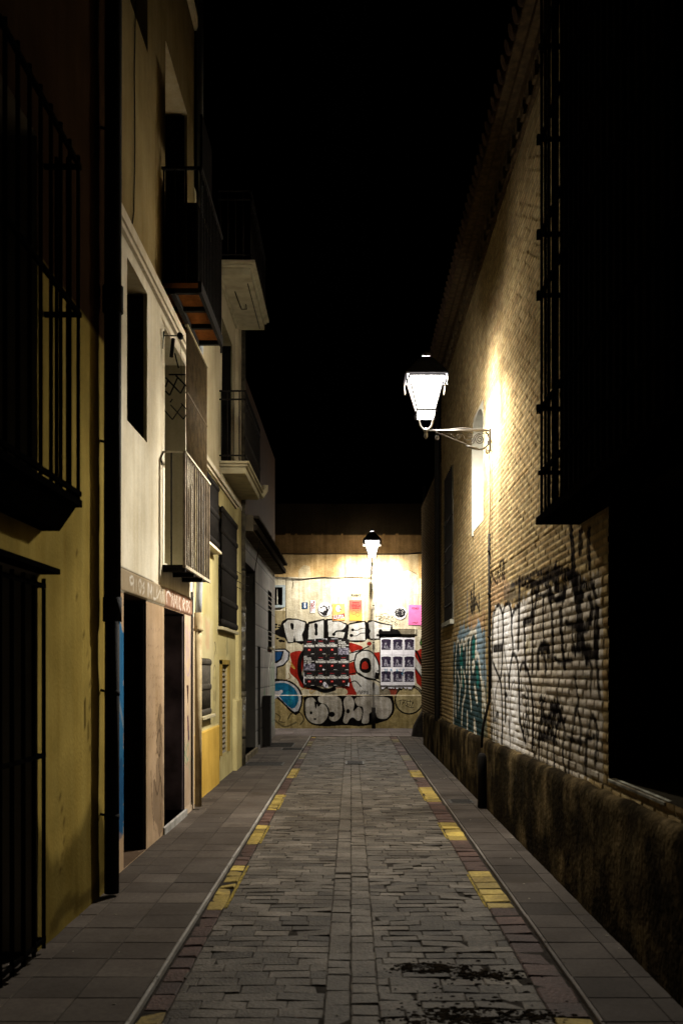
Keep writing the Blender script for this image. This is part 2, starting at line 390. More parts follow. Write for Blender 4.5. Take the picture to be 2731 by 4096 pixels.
colset(-.004, .132, 1.5, 24.6, .12, .2, lambda y: GC, ch=.006, jit=.003, rnd=.003, tilt=.006, gap=.0016)
RED = (.085, .047, .036); YL = (.52, .38, .085); YLF = (.16, .13, .06)
dl = [(3.4, 4.72), (6.72, 8.27), (9.26, 10.4), (11.55, 13.0), (15.06, 16.5), (24.0, 25.2)]
dr = [(3.3, 4.62), (6.74, 8.02), (9.5, 10.6), (12.3, 13.8), (15.1, 16.2)]
def dash(ds, faint):
    def f(y):
        for a, b in ds:
            if a < y < b: f_ = random.uniform(.62, 1.0); g_ = random.uniform(0, .2); return tuple(c*f_*(1-g_)+.06*g_ for c in YL)
        for a, b in faint:
            if a < y < b: return YLF
        f_ = random.uniform(.7, 1.2); return tuple(c*f_ for c in RED)
    return f
def aligned(x0, x1, ds, faint):
    cuts = sorted({1.5, 24.6} | {q for d in ds+faint for q in d if q < 24.6}); f = dash(ds, faint)
    for a, b in zip(cuts[:-1], cuts[1:]):
        n = max(1, round((b-a)/.22)); l = (b-a)/n
        for i in range(n): road.stone(x0, x1, a+i*l, a+(i+1)*l, 0, f(a+(i+.5)*l), jit=.003, tilt=.008)
aligned(-.985, -.862, dl, [(18.4, 19.6), (21.4, 22.9)])
aligned(.925, 1.112, dr, [(18.0, 19.2), (22.6, 23.6)])
road.build('road', 'attr_paver', kind='structure')
MB().box(LK-.02, RK+.02, 1.4, 24.6, -.045, -.0055).build('road_joint_bed', 'joint', kind='structure')
# paint overspill beside the dashes: thin worn strips next to the painted blocks
ov = MB()
for a, b in dl[1:5]: ov.box(-.858, -.838, a+.04, b-.05, -.01, .0045)
for a, b in dr[1:5]: ov.box(.905, .921, a+.05, b-.04, -.01, .0045)
ov.build('road_marking', surf('worn_yellow_paint', (.28, .2, .04), (.07, .06, .03), 40, .8, .3, 60), kind='structure')
# pavements: slabs a step above the road
KZ = .024
pl = Paving(); random.seed(5)
SL = (.080, .066, .054)
def slabs(P, xs, y0, y1, dy, z, base=SL, off=0):
    for x0, x1 in zip(xs[:-1], xs[1:]):
        y = y0+off
        while y < y1:
            f_ = random.uniform(.85, 1.12); P.stone(x0, x1, y, min(y+dy, y1), z, tuple(c*f_ for c in base), ch=.003, jit=.0015, tilt=.001, gap=.0022)
            y += dy
slabs(pl, [-1.645, -1.33, -1.014], 1.2, 24.6, .33, KZ); slabs(pl, [-2.6, -1.975, -1.645], 1.2, 24.6, .33, KZ, off=.0)
pl.build('pavement_left', 'attr_slab', kind='structure')
pr = Paving(); slabs(pr, [1.14, 1.445, 1.60, 2.4], 1.2, 24.6, .33, KZ, base=(.058, .048, .040)); pr.build('pavement_right', 'attr_slab', kind='structure')
MB().box(-2.6, -1.0, 1.2, 24.6, -.045, KZ-.011).build('pavement_bed_left', 'joint', kind='structure')
MB().box(1.12, 2.4, 1.2, 24.6, -.045, KZ-.011).build('pavement_bed_right', 'joint', kind='structure')
def kerb(name, x0, x1, kc):
    P = Paving(); y = 1.2
    while y < 24.6:
        P.stone(x0, x1, y, min(y+.66, 24.6), KZ+.003, kc, ch=.006, jit=.002, tilt=.001, gap=.0015); y += .66
    P.build(name, 'attr_slab', kind='structure')
kerb('kerb_left', -1.014, -.992, (.32, .30, .27)); kerb('kerb_right', 1.118, 1.140, (.16, .14, .125))  # thin pale kerbs, lamplit edge highlight put into their colour
cr = Paving(); y = 24.6
while y < 28:
    x = -8
    while x < 8:
        cr.stone(x, x+.5, y, min(y+.33, 28), .012, (.12, .102, .095), ch=.003, jit=.002, tilt=.001, gap=.0025); x += .5
    y += .33
cr.build('cross_street', 'attr_slab', kind='structure')
MB().box(-8, 8, 24.6, 28, -.045, .002).build('cross_street_bed', 'joint', kind='structure')

def utility_cover(name, x0, x1, y0, y1, z, slots, label):
    t = empty(name, ((x0+x1)/2, (y0+y1)/2, z), label, 'drain cover')
    m = MB(); m.box(x0, x1, y0, y1, z-.02, z+.004)
    for i in range(slots):
        yy = y0+(y1-y0)*(i+.5)/slots; m.box(x0+.03, x1-.03, yy-.012, yy+.012, z+.003, z+.012)
    m.build('plate', surf('worn_cast_iron', (.03, .027, .023), (.012, .011, .01), 30, .6, .3, 90), t)
utility_cover('drain_cover', -1.78, -1.22, 20.9, 22.0, KZ, 12, 'wide dark ribbed grate in the left pavement before the tiled wall')
utility_cover('drain_cover', -1.42, -.98, 20.1, 20.6, KZ, 5, 'narrow dark cover set at the left kerb just before the wide grate')
utility_cover('drain_cover', -.10, .22, 17.2, 17.75, .006, 6, 'dark square gully grate in the middle of the paved road')
utility_cover('drain_cover', -1.80, -1.15, 16.75, 17.35, KZ, 3, 'dark metal cover across the left pavement beside the stickered downpipe')
utility_cover('drain_cover', 1.18, 1.47, 11.95, 12.3, KZ, 2, 'small metal cover in the right pavement beside the lamp conduit')
# dirt on the near road
random.seed(3); dm = MB()
def clod(x, y, r):
    n = len(dm.v); k = 7; hs = r*random.uniform(.15, .35)
    for i in range(k):
        a = 6.283*i/k; q = r*random.uniform(.6, 1.2); dm.v.append((x+q*math.cos(a)*1.6, y+q*math.sin(a), .001))
    for i in range(k):
        a = 6.283*i/k; q = r*random.uniform(.3, .6); dm.v.append((x+q*math.cos(a)*1.6, y+q*math.sin(a), .003+hs*random.uniform(.6, 1)))
    for i in range(k): j = (i+1) % k; dm.f.append((n+i, n+j, n+k+j, n+k+i)); dm.sm.append(True)
    dm.f.append(tuple(range(n+k, n+2*k))); dm.sm.append(True)
for cx, cy, sx, sy, n in ((.45, 5.38, .13, .06, 380), (.72, 5.27, .11, .05, 220), (.50, 4.62, .17, .09, 520), (.85, 4.62, .08, .06, 160), (.30, 5.44, .05, .03, 80), (.6, 5.0, .3, .3, 60)):
    for _ in range(n): clod(random.gauss(cx, sx*.75), random.gauss(cy, sy*.75), random.choice((1, .6, .4))*random.uniform(.006, .016))
dm.build('dirt', surf('dark_wet_dirt', (.016, .012, .008), (.007, .0055, .004), 30, .8, .5, 90),
         label='dark crumbly dirt spilled over the road pavers near the viewer', cat='dirt', kind='stuff')
gm = MB(); random.seed(9)
dm = gm
for _ in range(110):
    x = random.choice([random.uniform(-1.7, -1.05), random.uniform(-.95, 1.05), random.uniform(1.15, 1.5), -1.74, 1.52]); y = random.uniform(4, 24)
    r = random.uniform(.003, .009); n0 = len(dm.v); clod(x, y, r)
    if abs(x) > 1.05: dm.v[n0:] = [(a, b, c+KZ) for a, b, c in dm.v[n0:]]
gm.build('litter', surf('pale_grit', (.3, .27, .22), (.12, .1, .08), 30, .9, 0), label='small bits of grit and leaf scattered over the paving', cat='litter', kind='stuff')

# ================================================================== BUILDING A (near left, ochre)
def shell(x0, x1, y0, y1, z, m, parent, name='roof'):
    """top, back and end walls of a building block behind its street front"""
    b = MB(); b.quad((x0,y0,z),(x1,y0,z),(x1,y1,z),(x0,y1,z)); b.quad((x0,y0,0),(x0,y1,0),(x0,y1,z),(x0,y0,z))
    b.quad((x0,y0,0),(x1,y0,0),(x1,y0,z),(x0,y0,z)); b.quad((x0,y1,0),(x1,y1,0),(x1,y1,z),(x0,y1,z)); return b.build(name, m, parent)
A = empty('house', (-1.76, 4.5, 0), 'ochre rendered house nearest on the left with a barred bay and black downpipe', 'house')
AX = -1.76
opsA = [(4.1, 5.62, .0, 2.15, .3), (3.7, 5.6, 2.6, 4.6, .3)]
cv = Canvas(lines(.5, 7.3, .04, [o[i] for o in opsA for i in (0, 1)]), lines(0, 12, .04, [o[i] for o in opsA for i in (2, 3)]), (.37, .275, .075))
n = vnoise(cv.U, cv.V, .5, .5, 21, 4); edge = .55+.5*(vnoise(cv.U, cv.V*0, .4, 1, 5, 3)-.3)
damp = np.clip((edge-cv.V)*9, 0, 1)*(.35+.8*n); cv.c *= (1-.75*np.clip(damp, 0, 1))[..., None]
cv.c *= (.62+.62*n)[..., None]
sk_ = vnoise(cv.U, cv.V, .13, 2.2, 22, 3); cv.c *= (.8+.4*sk_)[..., None]
cv.c[cv.V > 3.95] *= np.array([.10, .075, .14]);  # red-brown upper storey, darkened further to paint in the loss of lamplight
cv.stroke([(6.62, 1.22), (6.62, 1.30), (6.61, 1.4)], .03, (.05, .03, .01), smooth=0, world=True)
for q in ([(6.9, .9), (6.7, 1.15), (6.75, 1.5), (6.55, 1.9)], [(6.0, .3), (6.15, .6), (6.05, .85)], [(6.3, 2.5), (6.45, 2.3), (6.4, 2.0)], [(7.0, 2.9), (6.8, 2.7), (6.85, 2.45)]): cv.stroke(q, .012, (.05, .03, .01), .7, world=True)
for q in ([(5.9, .1), (6.2, .16), (6.6, .09), (7.2, .14)],): cv.stroke(q, .10, (.03, .02, .008), .55, world=True)
cv.h += .010*(vnoise(cv.U, cv.V, .35, .35, 8, 3)-.5)
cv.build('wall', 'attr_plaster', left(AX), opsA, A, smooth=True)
shell(-8, AX-.001, .5, 7.3, 12, 'ochre', A)
MB().box(AX-.31, AX-.29, 4.0, 5.7, 0, 2.2).build('door', 'dark', A)
MB().box(AX-.31, AX-.29, 3.6, 5.7, 2.5, 4.7).build('window', 'dark', A)
def grille(name, X, y0, y1, z0, z1, n, parent, m='iron', r=.009, rails=(), flat=None, side=1, wall=None, closed=True, knob=0):
    """bars in a plane parallel to the street, with rails and returns to the wall"""
    b = MB()
    for i in range(n):
        y = y0+(y1-y0)*i/(n-1)
        if flat: b.box(X-flat[0], X+flat[0], y-flat[1], y+flat[1], z0, z1)
        else: b.tube([(X, y, z0), (X, y, z1)], r, 6)
        if knob:
            for z in rails:
                b.tube([(X, y, z-knob*1.4), (X, y, z-knob*.6), (X, y, z+knob*.6), (X, y, z+knob*1.4)], [r, knob, knob, r], 6)
    for z in rails:
        b.box(X-.008, X+.008, y0-.02, y1+.02, z-.012, z+.012)
        if wall is not None and closed:
            for y in (y0, y1): b.box(min(X, wall), max(X, wall), y-.008, y+.008, z-.012, z+.012)
    return b.build(name, m, parent)
grille('door_grille', AX+.04, 4.2, 5.60, .05, 2.12, 9, A, m='iron_near', r=.012, rails=(.1, 1.13, 2.08), wall=AX)
MB().box(AX, AX+.11, 4.0, 5.68, 2.15, 2.18).build('door_canopy', 'iron_near', A)
bay = MB(); bay.box(AX, AX+.21, 3.2, 5.77, 2.545, 2.585); bay.prism([(AX, 2.40), (AX+.1, 2.40), (AX+.2, 2.545), (AX, 2.545)], 3.2, 5.70)
by = bay.build('bay_floor', 'iron_near', A)
bg_ = MB()
for i in range(15): y = 3.3+2.42*i/14; bg_.tube([(AX+.2, y, 2.58), (AX+.2, y, 4.55)], .011, 6)
for x in (AX+.07, AX+.135): bg_.tube([(x, 5.74, 2.58), (x, 5.74, 4.55)], .011, 6)
for z in (2.62, 3.65, 4.5): bg_.box(AX+.19, AX+.21, 3.2, 5.76, z-.014, z+.014); bg_.box(AX, AX+.2, 5.735, 5.755, z-.014, z+.014)
bg_.build('bay_grille', 'iron_near', A)
# downpipe on black brackets
def downpipe(parent, X, Y, secs, m, wall=None, brackets=(), r=.048, name='drainpipe', tilt=0):
    b = MB()
    for z0, z1, rr in secs: b.tube([(X+tilt*z0, Y, z0), (X+tilt*z1, Y, z1)], rr, 16)
    o = b.build(name, m, parent)
    if brackets:
        for z in brackets:
            k = MB(); k.tube([(X, Y, z), (wall, Y, z+.02)], .010, 6); k.tube([(X+tilt*z, Y, z-.02), (X+tilt*z, Y, z+.02)], r+.006, 16)
            attach(k.build('bracket', 'iron'), o)
    return o
downpipe(A, -1.68, 7.02, [(.045, 2.02, .052), (1.95, 2.12, .066), (2.08, 4.15, .060), (4.12, 4.3, .073), (4.25, 12, .060)], 'pipe_dark', AX, (.58, 1.45, 3.2, 5.4, 7.6), tilt=.002)

# ================================================================== BUILDING B (cream plaster, two doors, balconies)
BX = -1.81
B = empty('house', (BX, 9.5, 0), 'cream plastered house with two dark doors and iron balconies on the left', 'house')
opsB = [(7.96, 8.84, .03, 2.23, .34, (.10, .07, .05)), (9.68, 10.87, .10, 2.22, .30, (.12, .095, .10)), (8.08, 8.87, 3.63, 4.95, .30, (.50, .44, .30)),
        (9.72, 10.93, 2.66, 4.94, .42, (.62, .57, .42)), (9.75, 11.05, 5.3, 7.75, .40, (.42, .35, .22)), (8.1, 8.9, 7.1, 8.6, .3, (.4, .33, .2))]
zs = np.unique(np.concatenate([lines(0, 2.5, .014, [o[i] for o in opsB for i in (2, 3)]+[2.23, 2.42]), lines(2.5, 12, .05, [o[i] for o in opsB for i in (2, 3)])]))
cv = Canvas(lines(7.3, 11.55, .016, [o[i] for o in opsB for i in (0, 1)]), zs, (.75, .69, .55))
# lower piers: pinkish bare render
cv.rect(7.0, 12, -.1, 2.23, (.50, .36, .235), world=True)
nn = vnoise(cv.U, cv.V, .25, .4, 31, 4)
low = cv.V < 2.23
cv.c[low] *= (.8+.36*nn[low])[:, None]
cv.poly([(7.3, .28), (7.55, .24), (7.75, .38), (7.97, .3), (7.97, 1.9), (7.7, 2.08), (7.3, 2.15)], (.035, .155, .33), world=True, rough=.06)
cv.poly([(7.3, 1.25), (7.6, 1.15), (7.8, 1.32), (7.97, 1.12), (7.97, 1.2), (7.8, 1.4), (7.6, 1.22), (7.3, 1.32)], (.25, .3, .33), world=True, alpha=.6)
cv.poly([(7.3, .3), (7.97, .3), (7.97, .95), (7.6, .8), (7.3, .9)], (.02, .07, .2), world=True, alpha=.6, rough=.2)
# pier between doors: handwriting and dark smear
gz = lambda z5x, z5y: (0, 0)
def scribble(cv, y0, y1, z, n, col, wd=.008, amp=.022, alpha=.7):
    p = []; random.seed(int(z*1000)); y = y0
    while y < y1:
        p.append((y, z+random.uniform(-amp, amp))); y += random.uniform(.012, .03)
        if random.random() < .16:
            if len(p) > 2: cv.stroke(p, wd, col, alpha, smooth=3, world=True)
            p = []; y += .035
    if len(p) > 2: cv.stroke(p, wd, col, alpha, smooth=3, world=True)
for z in (1.98, 1.83, 1.73, 1.66, 1.55, 1.47, 1.36, 1.28, 1.12, 1.02): scribble(cv, 8.93, 9.58, z, 0, (.16, .10, .07), alpha=.55)
cv.poly([(9.42, 1.28), (9.55, 1.2), (9.66, .95), (9.67, .3), (9.5, .05), (9.2, .25), (9.12, .5), (9.3, .75), (9.26, 1.0)], (.14, .10, .07), world=True, alpha=.6, rough=.25, smooth=4)
for q in ([(9.3, .95), (9.45, 1.05), (9.55, .9), (9.45, .8), (9.35, .85)], [(9.2, .6), (9.35, .45), (9.5, .6), (9.6, .4)], [(9.4, 1.2), (9.5, 1.0), (9.42, .7), (9.55, .5), (9.5, .2)], [(9.05, .7), (9.1, .4), (9.2, .15)]):
    cv.stroke(q, .022, (.05, .035, .025), .7, world=True)
# pier after the second door: stickers, purple tag, green scrawl
cv.rect(10.87, 11.55, 0, 2.23, (.58, .47, .36), world=True, alpha=.6)
for q in ([(10.95, 2.1), (11.0, 1.7), (11.05, 2.1), (11.12, 1.75), (11.2, 2.05), (11.3, 1.7)], [(10.95, 1.65), (11.1, 1.55), (11.3, 1.68)]): cv.stroke(q, .02, (.30, .22, .45), .7, world=True)
cv.poly([(11.0, 1.45), (11.14, 1.45), (11.1, 1.2)], (.06, .03, .03), world=True); cv.poly([(11.05, 1.1), (11.12, 1.12), (11.2, .85), (11.1, .8)], (.1, .04, .08), world=True)
for i in range(14):
    random.seed(40+i); a = random.uniform(10.92, 11.45); z = random.uniform(.62, .98)
    cv.stroke([(a, z), (a+random.uniform(-.1, .1), z-.12), (a+random.uniform(-.1, .12), z-.2)], .016, random.choice([(.05, .25, .12), (.1, .3, .2), (.45, .5, .4), (.35, .12, .04)]), .8, world=True)
cv.rect(10.9, 11.4, .6, .12, (.3, .2, .14), world=True, alpha=.4)
# lintel band: grey and rust-red with white chalky writing
cv.rect(7.3, 9.66, 2.235, 2.415, (.36, .29, .2), world=True); cv.rect(9.66, 11.3, 2.225, 2.415, (.27, .155, .105), world=True)
cv.h[(cv.V > 2.236) & (cv.V < 2.412) & (cv.U < 11.3)] = .016
WH = (.72, .68, .62)
for q in ([(8.12, 2.36), (8.22, 2.38), (8.25, 2.33), (8.14, 2.32), (8.12, 2.36)], [(8.25, 2.35), (8.24, 2.27)], [(8.36, 2.37), (8.36, 2.27)],
          [(8.45, 2.35), (8.5, 2.27), (8.56, 2.34), (8.5, 2.38), (8.45, 2.35)], [(8.68, 2.37), (8.62, 2.34), (8.68, 2.31), (8.62, 2.27)],
          [(8.85, 2.27), (8.85, 2.38), (8.95, 2.3), (9.0, 2.38), (9.0, 2.27)], [(9.08, 2.37), (9.08, 2.27), (9.2, 2.27)], [(9.25, 2.38), (9.25, 2.28), (9.4, 2.36), (9.4, 2.27)],
          [(9.5, 2.27), (9.52, 2.38), (9.6, 2.27)], [(9.75, 2.27), (9.72, 2.34), (9.82, 2.39), (9.95, 2.35)], [(9.98, 2.26), (10.04, 2.38), (10.1, 2.26)],
          [(10.14, 2.26), (10.16, 2.38), (10.22, 2.29), (10.28, 2.38), (10.3, 2.26)], [(10.36, 2.38), (10.36, 2.26)], [(10.44, 2.38), (10.44, 2.26)], [(10.5, 2.38), (10.44, 2.31), (10.54, 2.24)],
          [(10.66, 2.26), (10.68, 2.38), (10.78, 2.35), (10.7, 2.31), (10.8, 2.26)], [(10.88, 2.36), (10.94, 2.27), (11.0, 2.36), (10.88, 2.36)], [(11.12, 2.38), (11.05, 2.33), (11.13, 2.29), (11.06, 2.25)]):
    cv.stroke(q, .02, WH, .9, world=True)
cv.stroke([(7.3, 2.424), (8.5, 2.42), (9.5, 2.428), (11.3, 2.42)], .014, (.06, .045, .03), world=True)
# upper plaster: gentle waves and cracks
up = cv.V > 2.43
hi = np.clip((cv.V-5.0)/.2, 0, 1)[..., None]; cv.c = cv.c*(1-hi)+cv.c*np.array([.36, .30, .18])*hi; tp = np.clip((cv.V-6.0)/1.5, 0, 1)[..., None]; cv.c = cv.c*(1-.5*tp)  # ochre upper floors, darkened with height: lamp falloff put into the paint
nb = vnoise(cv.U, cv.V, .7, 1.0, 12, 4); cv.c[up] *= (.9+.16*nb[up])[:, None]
cv.h[up] += (.010*(nb-.5))[up]
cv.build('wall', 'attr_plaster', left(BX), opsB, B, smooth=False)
shell(-8, BX-.001, 7.302, 11.549, 12, 'white', B)
MB().box(BX, BX+.035, 7.3, 11.55, 5.06, 5.10).box(BX, BX+.055, 7.3, 11.55, 5.10, 5.19).build('string_course', 'white', B)
MB().box(BX, BX+.05, 7.3, 11.55, 9.0, 9.12).build('string_course', 'white', B)
MB().box(BX-.33, BX-.31, 7.9, 8.9, 0, 2.3).build('door', 'dark', B)
d2 = MB().box(BX-.30, BX-.28, 9.6, 10.95, 0, 2.3).build('door', 'darkdoor', B)
MB().box(BX-.28, BX-.02, 10.845, 10.868, .1, 2.2).build('door_lining', surf('worn_door_lining', (.24, .19, .19), (.05, .04, .04), 2.5, .9, .3, 40), B)
MB().box(BX-.28, BX-.02, 8.81, 8.838, .03, 2.2).build('door_lining', 'dark', B)
MB().box(BX-.30, BX+.02, 9.62, 10.95, .0, .10).build('door_step', 'kerb', B, bevel=.01)
# pale metal edge strip of the second door, pasted with stickers
MB().box(BX-.285, BX-.262, 9.70, 9.74, .1, 2.15).build('door_frame', surf('pale_aluminium', (.5, .5, .52), (.3, .3, .32), 20, .4, 0, metal=.3), B)
for X0, a, b, c, d in ((BX-.29, 8.0, 8.95, 3.6, 5.0), (BX-.42, 9.6, 11.0, 2.6, 5.0), (BX-.40, 9.7, 11.1, 5.2, 7.8), (BX-.3, 8.05, 8.95, 7.0, 8.7)):
    MB().box(X0-.02, X0, a, b, c, d).build('window', 'dark', B)
MB().box(BX-.28, BX-.03, 8.845, 8.868, 3.64, 4.93).build('shutter', 'dark', B)
MB().box(BX-.38, BX-.03, 11.02, 11.046, 5.32, 7.72).build('shutter', 'dark', B)
# balcony one
FX = -1.600; FY0, FY1 = 9.60, 11.27
b1 = empty('balcony', (BX, 10.4, 2.62)); attach(b1, B)
def battach(o, par, loc): o.parent = par; o.matrix_parent_inverse = Matrix.Translation(-Vector(loc)); return o
b1.matrix_parent_inverse = Matrix.Translation((1.81, -9.5, 0)); BL1 = (BX, 10.4, 2.62)
fl = MB(); fl.box(BX, FX+.01, FY0, FY1-.06, 2.60, 2.625)
for y in (9.62, 10.15, 10.7): fl.box(BX, FX+.005, y, y+.05, 2.56, 2.60)
battach(fl.build('floor', 'iron'), b1, BL1)
rl = MB(); n = 14
for i in range(n):
    y = FY0+.04+(FY1-FY0-.05)*i/(n-1); rl.box(FX-.007, FX+.007, y-.012, y+.012, 2.62, 3.70)
sd = MB()
for x in (BX+.085,): sd.box(x-.007, x+.007, FY0-.004, FY0+.004, 2.62, 3.70)
battach(sd.build('side_bar', 'iron'), b1, BL1)
for x in (BX+.03, BX+.12): rl.box(x-.008, x+.008, FY1-.004, FY1+.004, 2.62, 3.70)
rl.box(FX-.012, FX+.012, FY0-.02, FY0+.03, 2.60, 3.71)
battach(rl.build('railing_bars', 'barpaint'), b1, BL1)
tr_ = MB(); tr_.box(FX-.018, FX+.018, FY0-.01, FY1+.01, 3.70, 3.718); tr_.box(BX, FX+.018, FY0-.012, FY0+.012, 3.70, 3.716); tr_.box(BX, FX, FY1-.012, FY1+.012, 3.70, 3.716)
lr = MB(); lr.box(FX-.012, FX+.016, FY0-.01, FY1+.01, 2.595, 2.625); battach(lr.build('lower_rail', surf('pale_lower_rail', (.4, .36, .26), (.25, .21, .15), 14, .5, .2, 90)), b1, BL1)
hk = MB(); hk.tube([(BX+.01, 9.60, 3.70), (BX-.0+.01, 9.52, 3.66), (BX+.01, 9.48, 3.62), (BX+.01, 9.52, 3.57)], .006, 6)
battach(hk.build('rail_hook', 'iron'), b1, BL1)
battach(tr_.build('handrail', surf('pale_rail_top', (.5, .45, .33), (.3, .26, .18), 14, .5, .2, 90)), b1, BL1)
# tall cage of bars over the front of the balcony
bl = MB(); n = 21
for i in range(n):
    y = 9.72+1.30*i/(n-1); bl.tube([(FX+.004, y, 3.71), (FX+.004, y, 4.95)], .0085, 6)
bl.box(FX-.006, FX+.014, 9.70, 11.04, 4.30, 4.315)
battach(bl.build('cage_bars', surf('brown_bars', (.13, .09, .045), (.07, .05, .025), 9, .6, .2, 90)), b1, BL1)
battach(MB().box(FX-.012, FX+.02, 9.69, 11.05, 4.95, 4.97).build('cage_rail', surf('pale_rail', (.4, .34, .2), (.28, .23, .13), 9, .7, .2, 60)), b1, BL1)
cl = MB(); cl.tube([(BX, 9.62, 4.83), (FX-.01, 9.62, 4.83)], .005, 6); cl.tube([(BX+.1, 9.62, 4.80), (BX+.085, 9.60, 4.62)], .019, 8)
cl.tube([(BX+.165, 9.60, 4.83), (BX+.165, 9.66, 4.83)], .028, 12); cl.tube([(BX+.115, 9.62, 4.66), (BX+.15, 9.62, 4.52)], .008, 6); cl.tube([(BX+.17, 9.62, 4.82), (BX+.178, 9.62, 4.4)], .002, 5)
cl.tube([(BX+.01, 9.62, 4.87), (BX+.0, 9.6, 4.70)], .007, 6)
cl.build('clothesline_pulley', 'iron', B)
def ap(x, y, D): px = 620+.1914*x; py = 1250+.1914*y; return ((px-1405)/4000*D, D, 1.6+(2686-py)/4000*D)
la = MB()
for p, q in (((225,1360),(540,1690)), ((220,1640),(310,1730)), ((310,1730),(470,1370)), ((540,1690),(640,1500)), ((440,1320),(660,1540)), ((220,1560),(280,1400)), ((290,1300),(640,1300))):
    la.tube([ap(*p, 10.45), ap(*q, 10.45)], .009, 5)
la.build('lattice_and_shadow', 'iron', B)
la = MB()
for p, q in (((330,1930),(600,2230)), ((200,2040),(370,2240)), ((370,2240),(580,1930)), ((550,1900),(680,2040)), ((600,2230),(680,2100)), ((320,1880),(370,1810))):
    la.tube([ap(*p, 10.8), ap(*q, 10.8)], .007, 5)
la.build('lattice_and_shadow', 'iron', B)  # these lower bars stand in for the upper rack's cast shadow
# balcony two, terracotta soffit in an iron frame
P2 = -1.44
b2 = empty('balcony', (BX, 10.3, 5.25)); attach(b2, B); b2.matrix_parent_inverse = Matrix.Translation((1.81, -9.5, 0)); BL2 = (BX, 10.3, 5.25)
battach(MB().box(BX, P2, 9.55, 11.1, 5.26, 5.31).build('floor', 'terracotta'), b2, BL2)
fr = MB()
for y in (9.55, 10.03, 10.53, 11.05): fr.box(BX, P2+.01, y, y+.05, 5.215, 5.262)
fr.box(P2-.02, P2+.015, 9.53, 11.12, 5.21, 5.32); fr.box(BX+.085, BX+.13, 9.55, 11.1, 5.205, 5.258)
fr.tube([(P2, 11.08, 5.25), (P2, 11.08, 5.13)], .012, 6)
battach(fr.build('floor_frame', 'iron'), b2, BL2)
rl = MB()
for i in range(15): y = 9.57+1.5*i/14; rl.box(P2-.006, P2+.006, y-.010, y+.010, 5.3, 6.41)
for i in range(4): x = BX+.02+.32*i/3; rl.box(x-.008, x+.008, 9.552, 9.565, 5.3, 6.41)
rl.box(BX, P2+.015, 9.54, 9.57, 6.395, 6.42); rl.box(P2-.02, P2+.02, 9.54, 11.1, 6.395, 6.42)
battach(rl.build('railing', 'iron'), b2, BL2)
pb = MB(); pb.box(BX+.06, P2-.03, 9.6, 11.0, 5.315, 6.1)
battach(pb.build('storage_box', 'dark'), b2, BL2)
MB().box(P2-.012, P2+.012, 9.6, 10.25, 6.4, 6.95).build('roller_blind', 'dark', B)
# wires on the plaster
wr = MB(); wr.tube([(BX+.012, 8.35, 7.2), (BX+.012, 8.3, 6.6), (BX+.012, 8.32, 6.0), (BX+.012, 8.28, 5.4), (BX+.012, 8.18, 5.2)], .006, 5)
wr.build('wall_cable', 'cable', B); wr = MB()
wr.tube([(BX+.013, 11.28, 0.1), (BX+.013, 11.27, 1.2), (BX+.013, 11.28, 2.5)], .009, 6)
wr.build('wall_cable', 'cable', B)
# cream downpipe with collar
dpB = downpipe(B, -1.745, 11.42, [(.06, 2.08, .040)], 'pipe_cream', BX)
attach(MB().tube([(-1.745, 11.42, 2.06), (-1.745, 11.42, 2.09), (-1.745, 11.42, 2.10), (-1.745, 11.42, 2.27)], [.054, .054, .048, .048], 16).build('pipe_collar', 'pipe_cream'), dpB)
attach(MB().tube([(-1.745, 11.42, 2.25), (-1.74, 11.44, 2.45), (-1.735, 11.5, 2.8), (-1.74, 11.52, 3.4), (-1.74, 11.52, 12)], .037, 14).build('pipe_upper', 'pipe_grey'), dpB)

# ================================================================== BUILDING C (yellow, ornate grilles, stone balconies)
CX = -1.88
C = empty('house', (CX, 14.2, 0), 'yellow house with ornate window grilles and stone balconies in the middle of the left side', 'house')
opsC = [(12.35, 13.26, 1.04, 1.77, .14, (.5, .44, .3)), (14.35, 15.16, .39, 1.70, .14, (.42, .34, .16)), (14.15, 15.97, 2.25, 3.96, .16, (.42, .36, .18)),
        (12.3, 13.55, 3.25, 4.08, .14, (.42, .36, .18)), (14.55, 15.83, 4.62, 6.76, .3, (.2, .17, .1))]
zs = np.unique(np.concatenate([lines(0, 4.3, .02, [o[i] for o in opsC for i in (2, 3)]+[4.28]), lines(4.3, 7.42, .06, [o[i] for o in opsC[:5] for i in (2, 3)])]))
cv = Canvas(lines(11.55, 16.85, .022, [o[i] for o in opsC for i in (0, 1)]), zs, (.50, .43, .21))
cv.rect(11, 17, 4.28, 11, (.52, .45, .30), world=True)
nb = vnoise(cv.U, cv.V, .6, .9, 51, 4); cv.c *= (.84+.3*nb)[..., None]
cv.poly([(12.3, 2.35), (13.6, 2.3), (13.7, 1.8), (13.4, .95), (12.2, .9)], (.50, .44, .27), world=True, alpha=.7, rough=.3)
cv.rect(11.55, 14.13, -.1, .85, (.62, .40, .085), world=True); cv.h[(cv.U < 14.12) & (cv.V < .85)] = .022
cv.h[(cv.U > 16.25)] = .05; cv.h[(cv.U > 15.9) & (cv.V < 1.15)] = .06; cv.h[(cv.U > 14.25) & (cv.U < 15.3) & (cv.V < 1.85) & (cv.V > .3)] -= .0
cv.poly([(12.9, 2.3), (13.3, 2.25), (13.25, 1.85), (12.95, 1.9)], (.5, .25, .16), world=True, alpha=.35, rough=.2)
DK = (.10, .09, .06)
